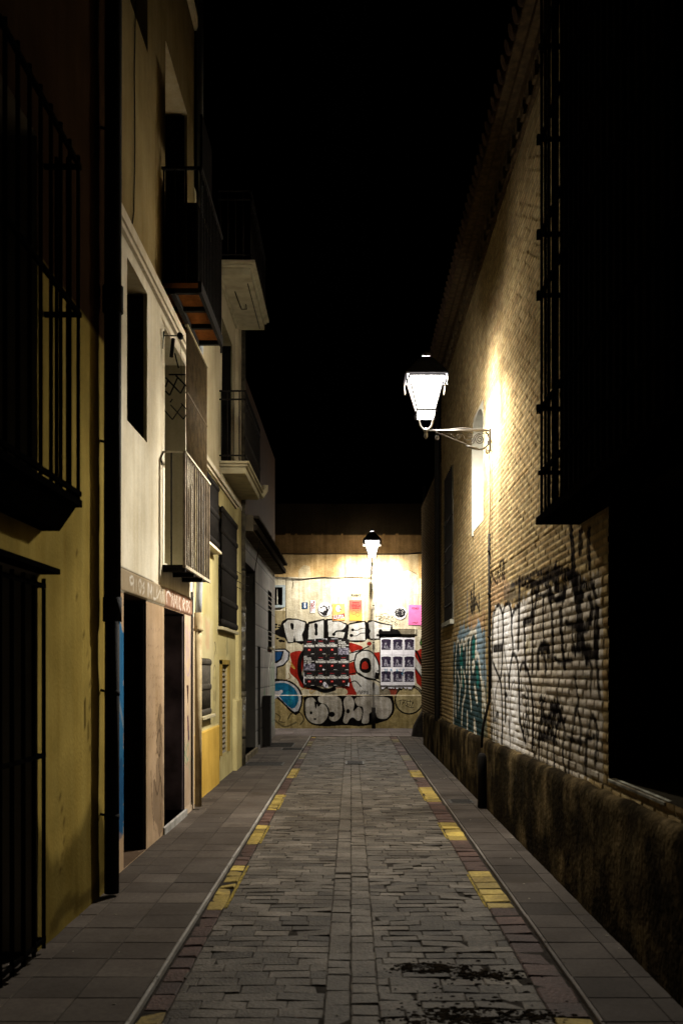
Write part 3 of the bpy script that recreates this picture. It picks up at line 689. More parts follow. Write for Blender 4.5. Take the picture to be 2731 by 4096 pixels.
for q in ([(13.62, 1.45), (13.65, 1.62), (13.78, 1.68), (13.9, 1.6), (13.92, 1.3), (13.85, 1.05)], [(13.6, 1.35), (13.66, 1.2), (13.72, 1.34), (13.78, 1.2), (13.84, 1.33), (13.88, 1.2)],
          [(13.64, 1.12), (13.66, .9)], [(13.74, 1.15), (13.76, .86)], [(13.84, 1.12), (13.85, .9)], [(13.68, 1.5), (13.72, 1.52)], [(13.82, 1.5), (13.86, 1.52)], [(13.7, 1.8), (13.9, 1.95), (13.75, 2.0), (13.95, 1.85)]):
    cv.stroke(q, .022, DK, .8, world=True)
cv.poly([(15.0, 2.1), (15.3, 2.15), (15.35, 1.85), (15.05, 1.8)], (.2, .18, .1), world=True, alpha=.5, rough=.2)
cv.h += .01*(nb-.5)
cv.build('wall', 'attr_plaster', left(CX), opsC, C)
shell(-8, CX-.001, 11.552, 16.849, 7.42, 'concrete', C)
MB().box(CX, CX+.03, 11.55, 16.9, 4.24, 4.28).box(CX, CX+.06, 11.55, 16.9, 4.28, 4.345).build('string_course', 'white', C)
for a, b, c, d, k in ((12.3, 13.3, 1.0, 1.8, 'window'), (12.3, 13.6, 3.2, 4.1, 'window'), (14.1, 16.0, 2.2, 4.0, 'window'), (14.3, 15.2, .35, 1.75, 'window')):
    MB().box(CX-.15, CX-.13, a, b, c, d).build(k, 'dark', C)
MB().box(CX-.3, CX-.28, 14.5, 15.9, 4.6, 6.8).build('balcony_door', 'dark', C)
MB().box(CX-.27, CX-.02, 15.80, 15.826, 4.64, 6.74).build('shutter', 'dark', C)
castm = surf('cast_iron_grille', (.07, .06, .045), (.03, .026, .02), 20, .6, .3, 90)
grille('window_grille', CX+.01, 12.42, 13.22, 1.06, 1.75, 11, C, m=castm, r=.016, rails=(1.08, 1.40, 1.72), knob=.03)
MB().box(CX-.02, CX+.075, 12.25, 13.36, 1.0, 1.04).build('window_sill', 'stone', C, bevel=.006)
grille('window_grille', CX+.08, 12.35, 13.5, 3.27, 4.1, 12, C, r=.013, rails=(3.3, 3.68, 4.06), knob=.03, wall=CX)
MB().box(CX-.02, CX+.12, 12.2, 13.62, 3.19, 3.225).build('window_sill', 'white', C, bevel=.006)
grille('window_grille', CX+.05, 14.2, 15.92, 2.27, 3.94, 16, C, r=.014, rails=(2.3, 2.62, 3.1, 3.6, 3.9), knob=.035, wall=CX)
MB().box(CX-.02, CX+.075, 14.05, 16.06, 2.19, 2.235).build('window_sill', 'stone', C, bevel=.006)
lv = MB()
for i in range(17): z = .44+1.22*i/16; lv.prism([(CX-.06, z), (CX-.045, z+.006), (CX-.01, z-.045), (CX-.025, z-.05)], 14.37, 15.14)
lv.build('louvred_shutter', surf('pale_louvres', (.22, .2, .15), (.12, .1, .07), 12, .7, .2, 90), C)
MB().box(CX, CX+.035, 15.17, 15.24, .39, 1.76).box(CX, CX+.035, 14.27, 14.34, .39, 1.76).box(CX, CX+.035, 14.27, 15.24, 1.705, 1.77).build('window_frame', 'ochre', C)
def stone_balcony(z0, z1, xs, xt, y0, y1, railtop):
    b = empty('balcony', (CX, 15, z0)); attach(b, C); b.matrix_parent_inverse = Matrix.Translation((1.88, -14.2, 0)); L = (CX, 15, z0)
    m = MB(); h = z1-z0
    m.box(CX, xs, y0, y1, z0, z0+h*.55); m.box(CX, (xs+xt)/2, y0-.04, y1+.04, z0+h*.552, z0+h*.76); m.box(CX, xt, y0-.08, y1+.08, z0+h*.762, z1)
    m.box(CX, CX+.04, y0-.1, y1+.15, z0-.06, z0)
    battach(m.build('slab', 'stone', bevel=.012), b, L)
    r = MB(); n = 17
    for i in range(n):
        y = y0+(y1-y0)*i/(n-1); r.tube([(xt-.06, y, z1), (xt-.06, y, z1+.3), (xt-.06, y, z1+.34), (xt-.06, y, z1+.38), (xt-.06, y, railtop)], [.008, .008, .02, .008, .008], 6)
    for i in range(5): x = CX+.03+(xt-.06-CX-.03)*i/4; r.tube([(x, y0-.04, z1), (x, y0-.04, railtop)], .008, 6)
    for z in (z1+.08, railtop-.12, railtop): r.box(xt-.075, xt-.05, y0-.05, y1+.05, z-.01, z+.01); r.box(CX, xt-.05, y0-.05, y0-.03, z-.01, z+.01)
    for i in range(8):
        y = y0+.1+(y1-y0-.2)*i/7; r.tube([(xt-.06, y+.05*math.cos(t), railtop-.2+.05*math.sin(t)) for t in np.linspace(0, 6.283, 13)], .006, 5)
    battach(r.build('railing', 'iron'), b, L)
stone_balcony(4.43, 4.60, -1.51, -1.45, 14.3, 16.5, 5.6)
stone_balcony(7.23, 7.42, -1.43, -1.36, 14.2, 16.5, 8.4)
MB().tube([(-1.5, 16.6, 4.5), (-1.43, 16.66, 4.62), (-1.43, 16.66, 4.7)], .05, 8).build('spout', 'stone', C)
sw = MB(); sw.tube([(-1.50, 14.5, 7.222), (-1.50, 16.4, 7.222)], .006, 5); sw.tube([(-1.72, 14.8, 7.22), (-1.7, 15.5, 7.215), (-1.62, 15.5, 7.215), (-1.61, 15.3, 7.215)], .006, 5); sw.build('soffit_cable', 'cable', C)
cb = MB()
for z in (3.2, 3.05, 2.95): cb.tube([(CX+.02, 16.1, z+.02), (CX+.08, 16.5, z), (-1.72, 16.75, z-.02), (-1.76, 17.2, z+.03)], .006, 5)
cb.build('wall_cable', 'cable', C)
dp = downpipe(C, -1.815, 16.72, [(.04, 1.2, .052), (1.18, 1.27, .062), (1.25, 2.6, .05), (2.58, 2.68, .06), (2.66, 7.3, .05)], 'pipe_old', CX, (.5, 3.3), r=.05)
stm = surf('grubby_sticker_paper', (.24, .23, .21), (.03, .03, .03), 40, .8, 0); random.seed(2)
for z in (2.52, 2.26, 1.95, 1.80, 1.2, .95, .82):
    st = MB(); a = random.uniform(-1.9, -1.3); h = random.uniform(.04, .09)
    pts = [(-1.815+.0545*math.cos(t), 16.72+.0545*math.sin(t)) for t in np.linspace(a, a+random.uniform(.7, 1.3), 5)]
    for p, q in zip(pts[:-1], pts[1:]): st.quad((*p, z), (*q, z), (*q, z+h), (*p, z+h))
    attach(st.build('sticker', stm), dp)

# ================================================================== BUILDING D (grey tiled ground floor, canopy)
DX = -1.87
D = empty('house', (DX, 20.8, 0), 'grey tile clad corner building with a long concrete canopy at the far left', 'house')
opsD = [(17.5, 19.5, .12, 3.54, .35, (.03, .027, .022)), (22.5, 23.5, 2.16, 3.44, .2, (.03, .027, .022)), (20.0, 20.6, .1, 2.1, .05, (.03, .027, .022))]
cv = Canvas(lines(16.9, 24.5, .02, [o[i] for o in opsD for i in (0, 1)]), np.unique(np.concatenate([lines(0, 4.0, .02, [o[i] for o in opsD for i in (2, 3)]), lines(4.0, 6.8, .08)])), (.17, .16, .145))
cv.c *= (.8+.35*vnoise(cv.U, cv.V, .8, .5, 61, 3))[..., None]
kz = np.floor(cv.V/.42).astype(int); ky = np.floor((cv.U-19.5)/.72).astype(int); rr = rng.random((40, 40)); cv.c *= (.85+.3*rr[kz % 40, ky % 40])[..., None]
for k in range(1, 10): cv.rect(16.9, 24.5, k*.42-.008, k*.42+.008, (.03, .028, .025), world=True, h=-.008)
for k in range(-4, 8): cv.rect(19.5+k*.72-.008, 19.5+k*.72+.008, 0, 4, (.04, .037, .033), world=True, h=-.008)
cv.rect(16, 25, 4.0, 9, (.07, .032, .012), world=True)
for q in ([(22.4, .5), (22.5, 1.4), (22.8, 1.7), (23.1, 1.3), (23.2, .4)], [(23.0, .3), (23.2, 1.5), (23.6, 1.8), (23.9, 1.3), (24.0, .3)], [(23.7, .4), (23.8, 1.9), (24.2, 2.0), (24.4, 1.0), (24.4, .2)],
          [(22.8, .2), (22.9, 1.2)], [(23.4, .2), (23.5, 1.4)], [(24.1, .1), (24.2, 1.4)], [(22.6, 1.6), (23.5, 2.1), (24.4, 2.2)]):
    cv.stroke(q, .05, (.42, .45, .40), .8, world=True)
cv.poly([(22.9, .3), (24.4, .3), (24.4, 1.9), (23.2, 1.7)], (.2, .3, .22), world=True, alpha=.35, rough=.3)
cv.poly([(21.2, .9), (21.8, .95), (21.7, 1.3), (21.3, 1.2)], (.04, .14, .06), world=True, alpha=.5, rough=.3)
cv.build('wall', 'attr_tile', left(DX), opsD, D)
shell(-8, DX-.001, 16.852, 24.5, 6.8, 'concrete', D)
MB().box(DX-.35, DX-.33, 17.4, 19.6, 0, 3.6).build('garage_door', 'dark', D)
MB().box(DX-.06, DX-.04, 19.9, 20.7, 0, 2.2).build('door', 'dark', D)
MB().box(DX-.3, DX+.05, 17.45, 19.55, 0, .12).build('door_step', 'concrete', D)
lv = MB(); MB().box(DX-.2, DX-.18, 22.4, 23.6, 2.1, 3.5).build('window', 'dark', D)
for z in (2.3, 2.4, 2.5, 3.0, 3.1, 3.2, 3.3): lv.box(DX-.02, DX+.01, 22.5, 23.5, z, z+.02)
lv.build('window_bars', castm, D); MB().box(DX, DX+.05, 22.4, 23.6, 2.10, 2.155).build('window_sill', 'concrete', D)
MB().box(DX, -1.66, 16.95, 24.5, 3.98, 4.26).build('canopy', 'concrete', D, bevel=.01)
MB().box(DX, -1.60, 17.0, 24.5, 4.0, 4.10).box(DX, -1.57, 17.0, 24.55, 4.20, 4.25).build('canopy_moulding', surf('dark_canopy_edge', (.05, .04, .03), (.03, .025, .02), 6, .9, .3, 40), D)
wc = MB(); wc.tube([(-1.62, 17.9, 4.0), (-1.72, 18.0, 3.5), (-1.8, 18.3, 3.1), (DX+.01, 19.2, 2.9)], .008, 5); wc.build('wall_cable', 'cable', D)
gb = MB(); gb.box(-1.86, -1.70, 21.0, 21.35, .035, 1.05); gb.box(-1.855, -1.695, 20.98, 21.37, 1.05, 1.09)
props(gb.build('utility_box', 'iron'), 'dark metal utility box standing against the grey tiled wall', 'utility box')

# ================================================================== END WALL
EY = 28.0
E = empty('wall', (0, EY, 0), 'old cream and ochre end wall of the alley covered in graffiti and posters', 'wall')
def ez(x, y): return ((x*.4464-355)*.007, 1.6-(y*.4464-636)*.007)
x0, x1 = ez(20, 0)[0], ez(1590, 0)[0]; ztop = 6.3
opsE = [(ez(103, 0)[0], ez(180, 0)[0], ez(0, 830)[1], ez(0, 670)[1], .15, (.2, .2, .17))]
cv = Canvas(lines(x0, x1, .010, [opsE[0][0], opsE[0][1]]), np.unique(np.concatenate([lines(0, 5.0, .010, [opsE[0][2], opsE[0][3]]), lines(5.0, ztop, .04)])), (.66, .60, .46))
cv.T = ez
K = (.008, .007, .007); SV = (.56, .55, .54); RD = (.32, .022, .014); CR = (.68, .61, .46)
cv.rect(0, 1600, -500, 372, (.12, .07, .028)); cv.rect(0, 1600, -500, 200, (.012, .008, .004), rough=.1); cv.rect(0, 742, 372, 578, (.52, .36, .17)); cv.rect(742, 1000, 372, 578, (.56, .40, .2)); cv.rect(1000, 1600, 372, 560, (.56, .42, .23))  # brown top band turning near black: fading lamplight painted in
cv.poly([(1005, 520), (1080, 530), (1150, 520), (1220, 545), (1300, 515), (1385, 560), (1395, 640), (1600, 640), (1600, 590), (1000, 590)], CR, rough=.04)
cv.poly([(320, 575), (325, 510), (370, 470), (425, 480), (440, 560), (430, 575)], (.56, .47, .3), rough=.05)
cv.rect(700, 1000, 700, 1000, (.55, .42, .24), .45); cv.rect(910, 975, 590, 1000, (.36, .27, .14), .4, rough=.05); cv.rect(1390, 1600, 560, 1050, (.6, .47, .3), .6)
cv.rect(1395, 1600, 372, 590, (.52, .33, .14))
cv.rect(0, 210, 880, 1640, (.33, .27, .155)); cv.rect(0, 1600, 1637, 2100, (.42, .33, .15)); cv.rect(1050, 1362, 1040, 1640, (.22, .19, .14)); cv.h[:] = 0
cv.h[(cv.V < ez(0, 1637)[1])] = .035; 
sl = (cv.U > ez(1052, 0)[0]) & (cv.U < ez(1362, 0)[0]) & (cv.V < ez(0, 1095)[1]) & (cv.V > ez(0, 1637)[1]); cv.h[sl] = -.05
sl = (cv.U > ez(1020, 0)[0]) & (cv.U < ez(1375, 0)[0]) & (cv.V < ez(0, 1040)[1]) & (cv.V > ez(0, 1092)[1]); cv.h[sl] = .03
cv.rect(0, 1600, 368, 374, (.05, .04, .02), h=-.02)
bump = vnoise(cv.U, cv.V, .35, .3, 71, 5); cv.h += .014*(bump-.5)
cv.c *= (.85+.28*vnoise(cv.U, cv.V, .45, .6, 72, 4))[..., None]
for q in ([(205, 590), (207, 800), (209, 1300)], [(1395, 590), (1400, 700), (1396, 800), (1402, 1000)], [(1005, 530), (1002, 650), (1015, 760), (1012, 900), (1020, 1000)], [(740, 380), (742, 575)], [(260, 590), (272, 640), (262, 680)],
          [(1310, 515), (1385, 560), (1380, 600)], [(1040, 545), (1100, 540), (1160, 555)]):
    cv.stroke(q, .016, (.16, .12, .06), .8, h=-.012)
# red ground of the big piece
cv.poly([(250, 1260), (350, 1240), (380, 1290), (345, 1500), (400, 1545), (560, 1590), (700, 1560), (790, 1530), (840, 1637), (700, 1637), (620, 1600), (540, 1600), (450, 1590), (350, 1570), (310, 1500), (245, 1430), (258, 1340)], RD, smooth=4)
cv.poly([(770, 1170), (840, 1180), (900, 1210), (840, 1250), (790, 1250)], RD, smooth=4); cv.ell(955, 1175, 22, 18, RD); cv.ell(880, 1155, 20, 10, RD)
cv.poly([(775, 1350), (830, 1330), (835, 1460), (810, 1600), (770, 1560)], RD); cv.poly([(990, 1255), (1050, 1250), (1052, 1370), (1010, 1330)], RD)
cv.poly([(1362, 1245), (1390, 1235), (1460, 1225), (1600, 1240), (1600, 1600), (1455, 1600), (1380, 1530), (1362, 1430)], RD)
cv.poly([(1130, 1560), (1220, 1560), (1190, 1640), (1150, 1640)], (.24, .05, .03))
cv.poly([(1362, 1290), (1455, 1430), (1455, 1510), (1362, 1390)], SV); cv.stroke([(1362, 1240), (1390, 1270), (1460, 1450)], .06, K); cv.stroke([(1362, 1390), (1455, 1520)], .04, K); cv.stroke([(1420, 1270), (1450, 1270), (1450, 1420)], .03, K)
for q in ([(240, 1330), (290, 1400), (250, 1370)], [(350, 1590), (420, 1560), (430, 1620), (500, 1580), (530, 1620)]): cv.stroke(q, .03, (.55, .36, .08), .8)
cv.poly([(640, 1590), (700, 1570), (755, 1590), (750, 1630), (650, 1635)], (.55, .48, .33), smooth=4)
cv.stroke([(390, 1230), (345, 1290), (330, 1380), (345, 1480), (400, 1545), (480, 1575), (560, 1600), (640, 1580)], .12, K)
# grey Q piece
cv.poly([(780, 1460), (880, 1450), (960, 1500), (1046, 1560), (1046, 1632), (850, 1632), (810, 1560)], SV); cv.poly([(775, 1260), (860, 1230), (900, 1270), (830, 1330), (775, 1340)], SV)
q = [(838, 1270), (900, 1235), (975, 1250), (1030, 1330), (1046, 1420), (1020, 1490), (930, 1480), (850, 1440), (822, 1350)]
cv.poly(q, SV, smooth=4); cv.stroke(q+[q[0]], .04, K)
cv.poly([(868, 1400), (875, 1330), (915, 1300), (960, 1320), (972, 1400), (950, 1435), (900, 1435)], K, smooth=3); cv.poly([(890, 1400), (895, 1350), (925, 1335), (945, 1370), (940, 1400)], RD, smooth=3)
cv.stroke([(780, 1260), (860, 1240), (950, 1200)], .035, K); cv.stroke([(775, 1340), (830, 1320)], .03, K); cv.stroke([(775, 1450), (860, 1440), (930, 1490), (1000, 1500), (1046, 1520)], .035, K)
cv.stroke([(775, 1530), (830, 1510), (880, 1560)], .03, K); cv.poly([(1010, 1430), (1046, 1440), (1046, 1500), (1000, 1480)], K); cv.ell(1030, 1420, 8, 8, K)
# left white and blue pieces
q = [(60, 1222), (205, 1218), (246, 1250), (238, 1320), (190, 1375), (135, 1392), (130, 1505), (60, 1510)]
cv.poly(q, K, smooth=0); cv.poly([(60, 1232), (200, 1230), (233, 1258), (226, 1315), (185, 1362), (125, 1380), (120, 1500), (60, 1500)], (.55, .55, .6)); cv.poly([(60, 1240), (193, 1240), (170, 1320), (130, 1350), (60, 1352)], K)
cv.poly([(60, 1250), (180, 1248), (160, 1310), (120, 1335), (60, 1340)], (.015, .06, .17))
cv.poly([(60, 1520), (180, 1495), (270, 1520), (340, 1590), (362, 1690), (298, 1818), (130, 1665), (100, 1740), (60, 1780)], K, smooth=3)
cv.poly([(60, 1535), (180, 1510), (262, 1535), (326, 1600), (345, 1690), (292, 1790), (140, 1650), (60, 1640)], (.55, .56, .62), smooth=3)
cv.poly([(60, 1550), (180, 1525), (250, 1548), (305, 1605), (322, 1690), (262, 1758), (150, 1645), (182, 1612), (165, 1590), (60, 1640)], (.012, .13, .26), smooth=3)
for e in ((230, 1620, 22), (265, 1660, 18), (250, 1700, 22)): cv.ell(e[0], e[1], e[2], e[2], (.02, .25, .38), .7)
cv.poly([(60, 1600), (160, 1600), (178, 1615), (130, 1660), (60, 1700)], (.5, .5, .55))
cv.stroke([(205, 1500), (250, 1480), (235, 1440)], .02, (.25, .12, .05)); cv.stroke([(120, 1800), (160, 1830), (150, 1870), (200, 1880)], .03, K, .7); cv.stroke([(230, 1850), (260, 1800), (330, 1790), (370, 1850), (340, 1900)], .035, K, .8); cv.stroke([(110, 1860), (200, 1920), (300, 1880)], .05, K, .6)
# big silver word: black mass then letters
cv.poly([(100, 1062), (150, 1040), (175, 975), (225, 945), (310, 952), (392, 975), (402, 998), (412, 980), (480, 965), (552, 952), (562, 962), (575, 952), (640, 955), (750, 992), (766, 1005), (780, 990), (850, 975), (918, 970), (935, 985), (950, 965), (1000, 965), (1060, 985), (1160, 1005), (1165, 1040), (1220, 1060), (1245, 1095), (1238, 1108), (1060, 1108), (1055, 1140), (980, 1146), (935, 1132), (915, 1158), (830, 1165), (755, 1152), (700, 1140), (580, 1135), (410, 1155), (385, 1160), (350, 1185), (300, 1165), (228, 1175), (200, 1125), (150, 1112), (110, 1090)], K)
cv.poly([(188, 1000), (228, 962), (310, 962), (384, 988), (372, 1050), (352, 1095), (364, 1150), (298, 1152), (284, 1100), (274, 1160), (230, 1162), (208, 1090)], SV)
cv.poly([(248, 1000), (262, 990), (278, 1000), (280, 1030), (272, 1052), (256, 1040)], K, smooth=3)
cv.poly([(420, 1000), (480, 985), (546, 965), (548, 1060), (546, 1125), (410, 1142), (412, 1070)], SV); cv.poly([(462, 1005), (478, 990), (494, 1005), (492, 1060), (496, 1090), (480, 1105), (465, 1090), (470, 1060)], K, smooth=3)
cv.poly([(584, 968), (660, 965), (745, 1005), (738, 1045), (690, 1068), (735, 1075), (722, 1125), (592, 1112)], SV); cv.stroke([(640, 1090), (660, 1065), (715, 1058), (745, 1030)], .045, K); cv.ell(638, 1092, 16, 14, K)
cv.poly([(776, 1005), (850, 992), (912, 982), (920, 1030), (916, 1100), (920, 1146), (758, 1146), (766, 1090)], SV); cv.stroke([(812, 1055), (850, 1055), (880, 1040), (920, 1035)], .022, K); cv.ell(808, 1052, 15, 13, K); cv.stroke([(798, 1104), (840, 1105), (880, 1082), (920, 1080)], .022, K); cv.ell(796, 1102, 17, 14, K)
cv.poly([(950, 985), (985, 975), (1050, 998), (1150, 1014), (1140, 1060), (1075, 1062), (1055, 1040), (1040, 1055), (1042, 1130), (965, 1128), (955, 1090), (968, 1060), (955, 1040)], SV); cv.ell(1050, 1075, 14, 22, K)
cv.poly([(1130, 1100), (1160, 1050), (1210, 1050), (1245, 1095), (1240, 1108), (1150, 1108)], K)
for e in ((122, 1005, 14, 10), (150, 1010, 10, 8), (120, 1028, 12, 9), (145, 1030, 10, 8), (135, 1130, 14, 9), (165, 1150, 22, 13), (190, 1155, 12, 9)): cv.ell(*e, K)
# lower word on the plinth
cv.poly([(370, 1690), (400, 1645), (700, 1640), (1110, 1632), (1170, 1670), (1178, 1780), (1130, 1850), (1090, 1870), (980, 1900), (860, 1915), (740, 1905), (600, 1915), (490, 1910), (420, 1885), (372, 1810)], K, smooth=3)
cv.poly([(382, 1710), (400, 1668), (445, 1658), (478, 1690), (500, 1740), (530, 1712), (565, 1730), (588, 1790), (570, 1850), (520, 1892), (440, 1880), (392, 1820)], (.50, .47, .42), smooth=4)
cv.poly([(505, 1650), (600, 1640), (690, 1660), (712, 1740), (700, 1830), (650, 1870), (600, 1850), (600, 1780), (570, 1720), (510, 1700)], (.52, .48, .42), smooth=4)
cv.poly([(560, 1625), (630, 1612), (690, 1628), (660, 1640), (560, 1640)], (.3, .27, .2))
cv.poly([(725, 1700), (745, 1652), (785, 1645), (815, 1680), (822, 1720), (812, 1780), (860, 1740), (890, 1780), (880, 1850), (850, 1865), (812, 1835), (780, 1850), (755, 1890), (722, 1870), (738, 1780)], (.54, .50, .45), smooth=4)
cv.poly([(840, 1655), (1090, 1652), (1150, 1690), (1155, 1780), (1110, 1845), (1030, 1840), (1010, 1790), (955, 1800), (950, 1880), (890, 1885), (900, 1800), (895, 1740), (848, 1730)], (.52, .48, .43), smooth=3)
for e in ((435, 1795, 12, 14), (620, 1808, 28, 24), (765, 1780, 16, 20), (470, 1850, 12, 9)): cv.ell(*e, K)
cv.poly([(465, 1690), (490, 1700), (480, 1760), (470, 1740)], K); cv.stroke([(400, 1645), (380, 1700), (375, 1800), (430, 1885), (520, 1905), (590, 1870)], .03, K)
cv.ell(1310, 1682, 130, 130, K); cv.ell(1310, 1680, 118, 118, (.48, .40, .22)); cv.stroke([(1240, 1590), (1270, 1560), (1320, 1545), (1390, 1570), (1430, 1620), (1440, 1700)], .035, K)
for q in ([(1215, 1690), (1250, 1680), (1290, 1690)], [(1235, 1680), (1230, 1720)], [(1250, 1720), (1265, 1695), (1275, 1720)], [(1300, 1690), (1285, 1705), (1300, 1715), (1285, 1730)], [(1320, 1680), (1318, 1730)], [(1305, 1695), (1335, 1690)], [(1345, 1715), (1345, 1695), (1335, 1720), (1330, 1745)], [(1280, 1730), (1330, 1750), (1350, 1745)]): cv.stroke(q, .02, K, .9)
for q in ([(850, 1625), (865, 1597), (878, 1628)], [(885, 1628), (888, 1600), (905, 1602)], [(885, 1613), (900, 1613)], [(910, 1628), (912, 1600), (925, 1606), (913, 1615)], [(940, 1600), (932, 1615), (938, 1630), (945, 1615), (940, 1600)]): cv.stroke(q, .016, K, .9)
for q in ([(1015, 935), (1060, 930), (1045, 965)], [(1050, 930), (1075, 945), (1035, 955), (1075, 970)], [(1080, 965), (1090, 930), (1110, 965)], [(1085, 952), (1115, 950)], [(1120, 948), (1140, 938), (1125, 930), (1118, 955), (1145, 965)], [(1150, 925), (1170, 960)], [(1170, 930), (1145, 962), (1190, 985)],
          [(1060, 915), (1100, 905), (1125, 915)], [(1090, 985), (1110, 978), (1130, 985), (1150, 978)], [(1150, 985), (1165, 975), (1162, 1005)], [(1195, 975), (1178, 995), (1195, 1010), (1208, 998), (1185, 992)], [(1222, 1007), (1226, 1007)], [(1242, 1007), (1246, 1007)], [(1262, 1007), (1266, 1007)]): cv.stroke(q, .016, (.04, .035, .03), .9)
# green piece at the right edge
cv.poly([(1405, 1165), (1425, 1105), (1460, 1118), (1600, 1120), (1600, 1230), (1452, 1212), (1408, 1190)], K); cv.poly([(1415, 1165), (1432, 1120), (1600, 1130), (1600, 1218), (1455, 1200), (1418, 1185)], (.07, .33, .04)); cv.poly([(1430, 1160), (1440, 1140), (1600, 1150), (1600, 1185), (1440, 1175)], (.05, .06, .05))
cv.ell(1415, 1235, 14, 14, RD); cv.ell(1440, 1230, 14, 14, RD)
cv.poly([(180, 790), (200, 785), (205, 870), (180, 860)], (.5, .45, .1), .4); cv.rect(0, 1600, 1633, 1642, (.55, .48, .38), .8)  # pale strip is the plinth's lit top edge, painted on
mask = cv.V < ez(0, 1637)[1]; dirtn = vnoise(cv.U, cv.V, .12, .12, 77, 4); cv.c[mask] *= (.65+.6*dirtn[mask])[:, None]
cv.c *= (.86+.24*vnoise(cv.U, cv.V, .05, .05, 79, 3))[..., None]
cv.build('painted_face', 'attr_endwall', front(EY), opsE, E, smooth=False)
sb = MB(); sb.box(-9, x0, EY, EY+.4, 0, 6.3); sb.box(x1, 9, EY, EY+.4, 0, 6.3); sb.box(x0, x1, EY+.25, EY+.4, 0, 6.3); sb.build('side_wall', surf('dark_brown_render', (.04, .026, .014), (.025, .017, .01), 2, .9, .3, 40), E)
wx0, wx1, wz0, wz1 = opsE[0][:4]
MB().box(wx0, wx1, EY+.14, EY+.16, wz0, wz1).build('window', 'dark', E)
MB().box(ez(100, 0)[0], wx0, EY-.03, EY+.02, wz0-.05, wz1+.06).box(wx1, ez(204, 0)[0], EY-.03, EY+.02, wz0-.05, wz1+.06).box(wx0, wx1, EY-.03, EY+.02, wz1, wz1+.06).box(wx0-.02, wx1+.03, EY-.05, EY+.02, wz0-.07, wz0).build('window_frame', 'graywin', E)
bx = ez(131, 0)[0]; pr_ = [(0, .012), (.05, .02), (.12, .012), (.16, .018), (.2, .024), (.25, .012), (.4, .008), (.5, .006)]
MB().tube([(bx, EY+.03, wz0+a) for a, _ in pr_], [b for _, b in pr_], 8).build('baluster', 'niche', E)
# upper balcony far right over the wall, barely lit
# posters --------------------------------------------------------------------------------------------
def sheet(name, zx0, zx1, zy0, zy1, m, label, cat, group=None, d=.0125, tilt=0, torn=0, shape=None):
    a, zt = ez(zx0, zy0); b, zb = ez(zx1, zy1); cx, cz = (a+b)/2, (zt+zb)/2
    t = empty(name, (cx, EY-d, cz), label, cat, group); t['_local'] = 1
    t.rotation_euler = (0, tilt, 0); w2, h2 = (b-a)/2, (zt-zb)/2; mb = MB()
    if shape == 'disc': mb.prism([(w2*math.cos(t_), h2*math.sin(t_)) for t_ in np.linspace(0, 6.283, 33)[:-1]], -.0012, .0012)
    elif shape: mb.prism([(p*w2, q*h2) for p, q in shape], -.0012, .0012)
    else:
        random.seed(hash(label) % 1000 if False else len(label)*7+int(zx0)); pts = []
        for i in range(9): pts.append((-w2+2*w2*i/8, h2+random.uniform(-1, 1)*torn*.3))
        for i in range(1, 9): pts.append((w2+random.uniform(-1, 1)*torn*.4, h2-2*h2*i/8))
        for i in range(1, 9): pts.append((w2-2*w2*i/8, -h2+random.uniform(-1, 1)*torn))
        for i in range(1, 8): pts.append((-w2+random.uniform(-1, 1)*torn*.4, -h2+2*h2*i/8))
        mb.prism(pts, -.0012, .0012)
    mb.build('paper', m, t)
    return t, w2, h2
def loc_text(t, txt, x0, x1, z0, z1, m, bold=0, rot=0, y=-.0028, name='lettering'): return lettering(txt, x0, x1, z0, z1, y, m, t, name, bold, rot)
def loc_poly(t, pts, m, name='print', y=-.0028):
    mb = MB(); mb.v = [(p, y, q) for p, q in pts]; mb.f = [tuple(range(len(pts)))]; mb.sm = [False]; return mb.build(name, m, t)
cols = [(368, 470), (472, 571), (573, 673), (675, 776)]; rows = [(1136, 1277), (1279, 1418), (1420, 1558)]
ordr = ['top', 'middle', 'bottom']; ordc = ['first', 'second', 'third', 'fourth']
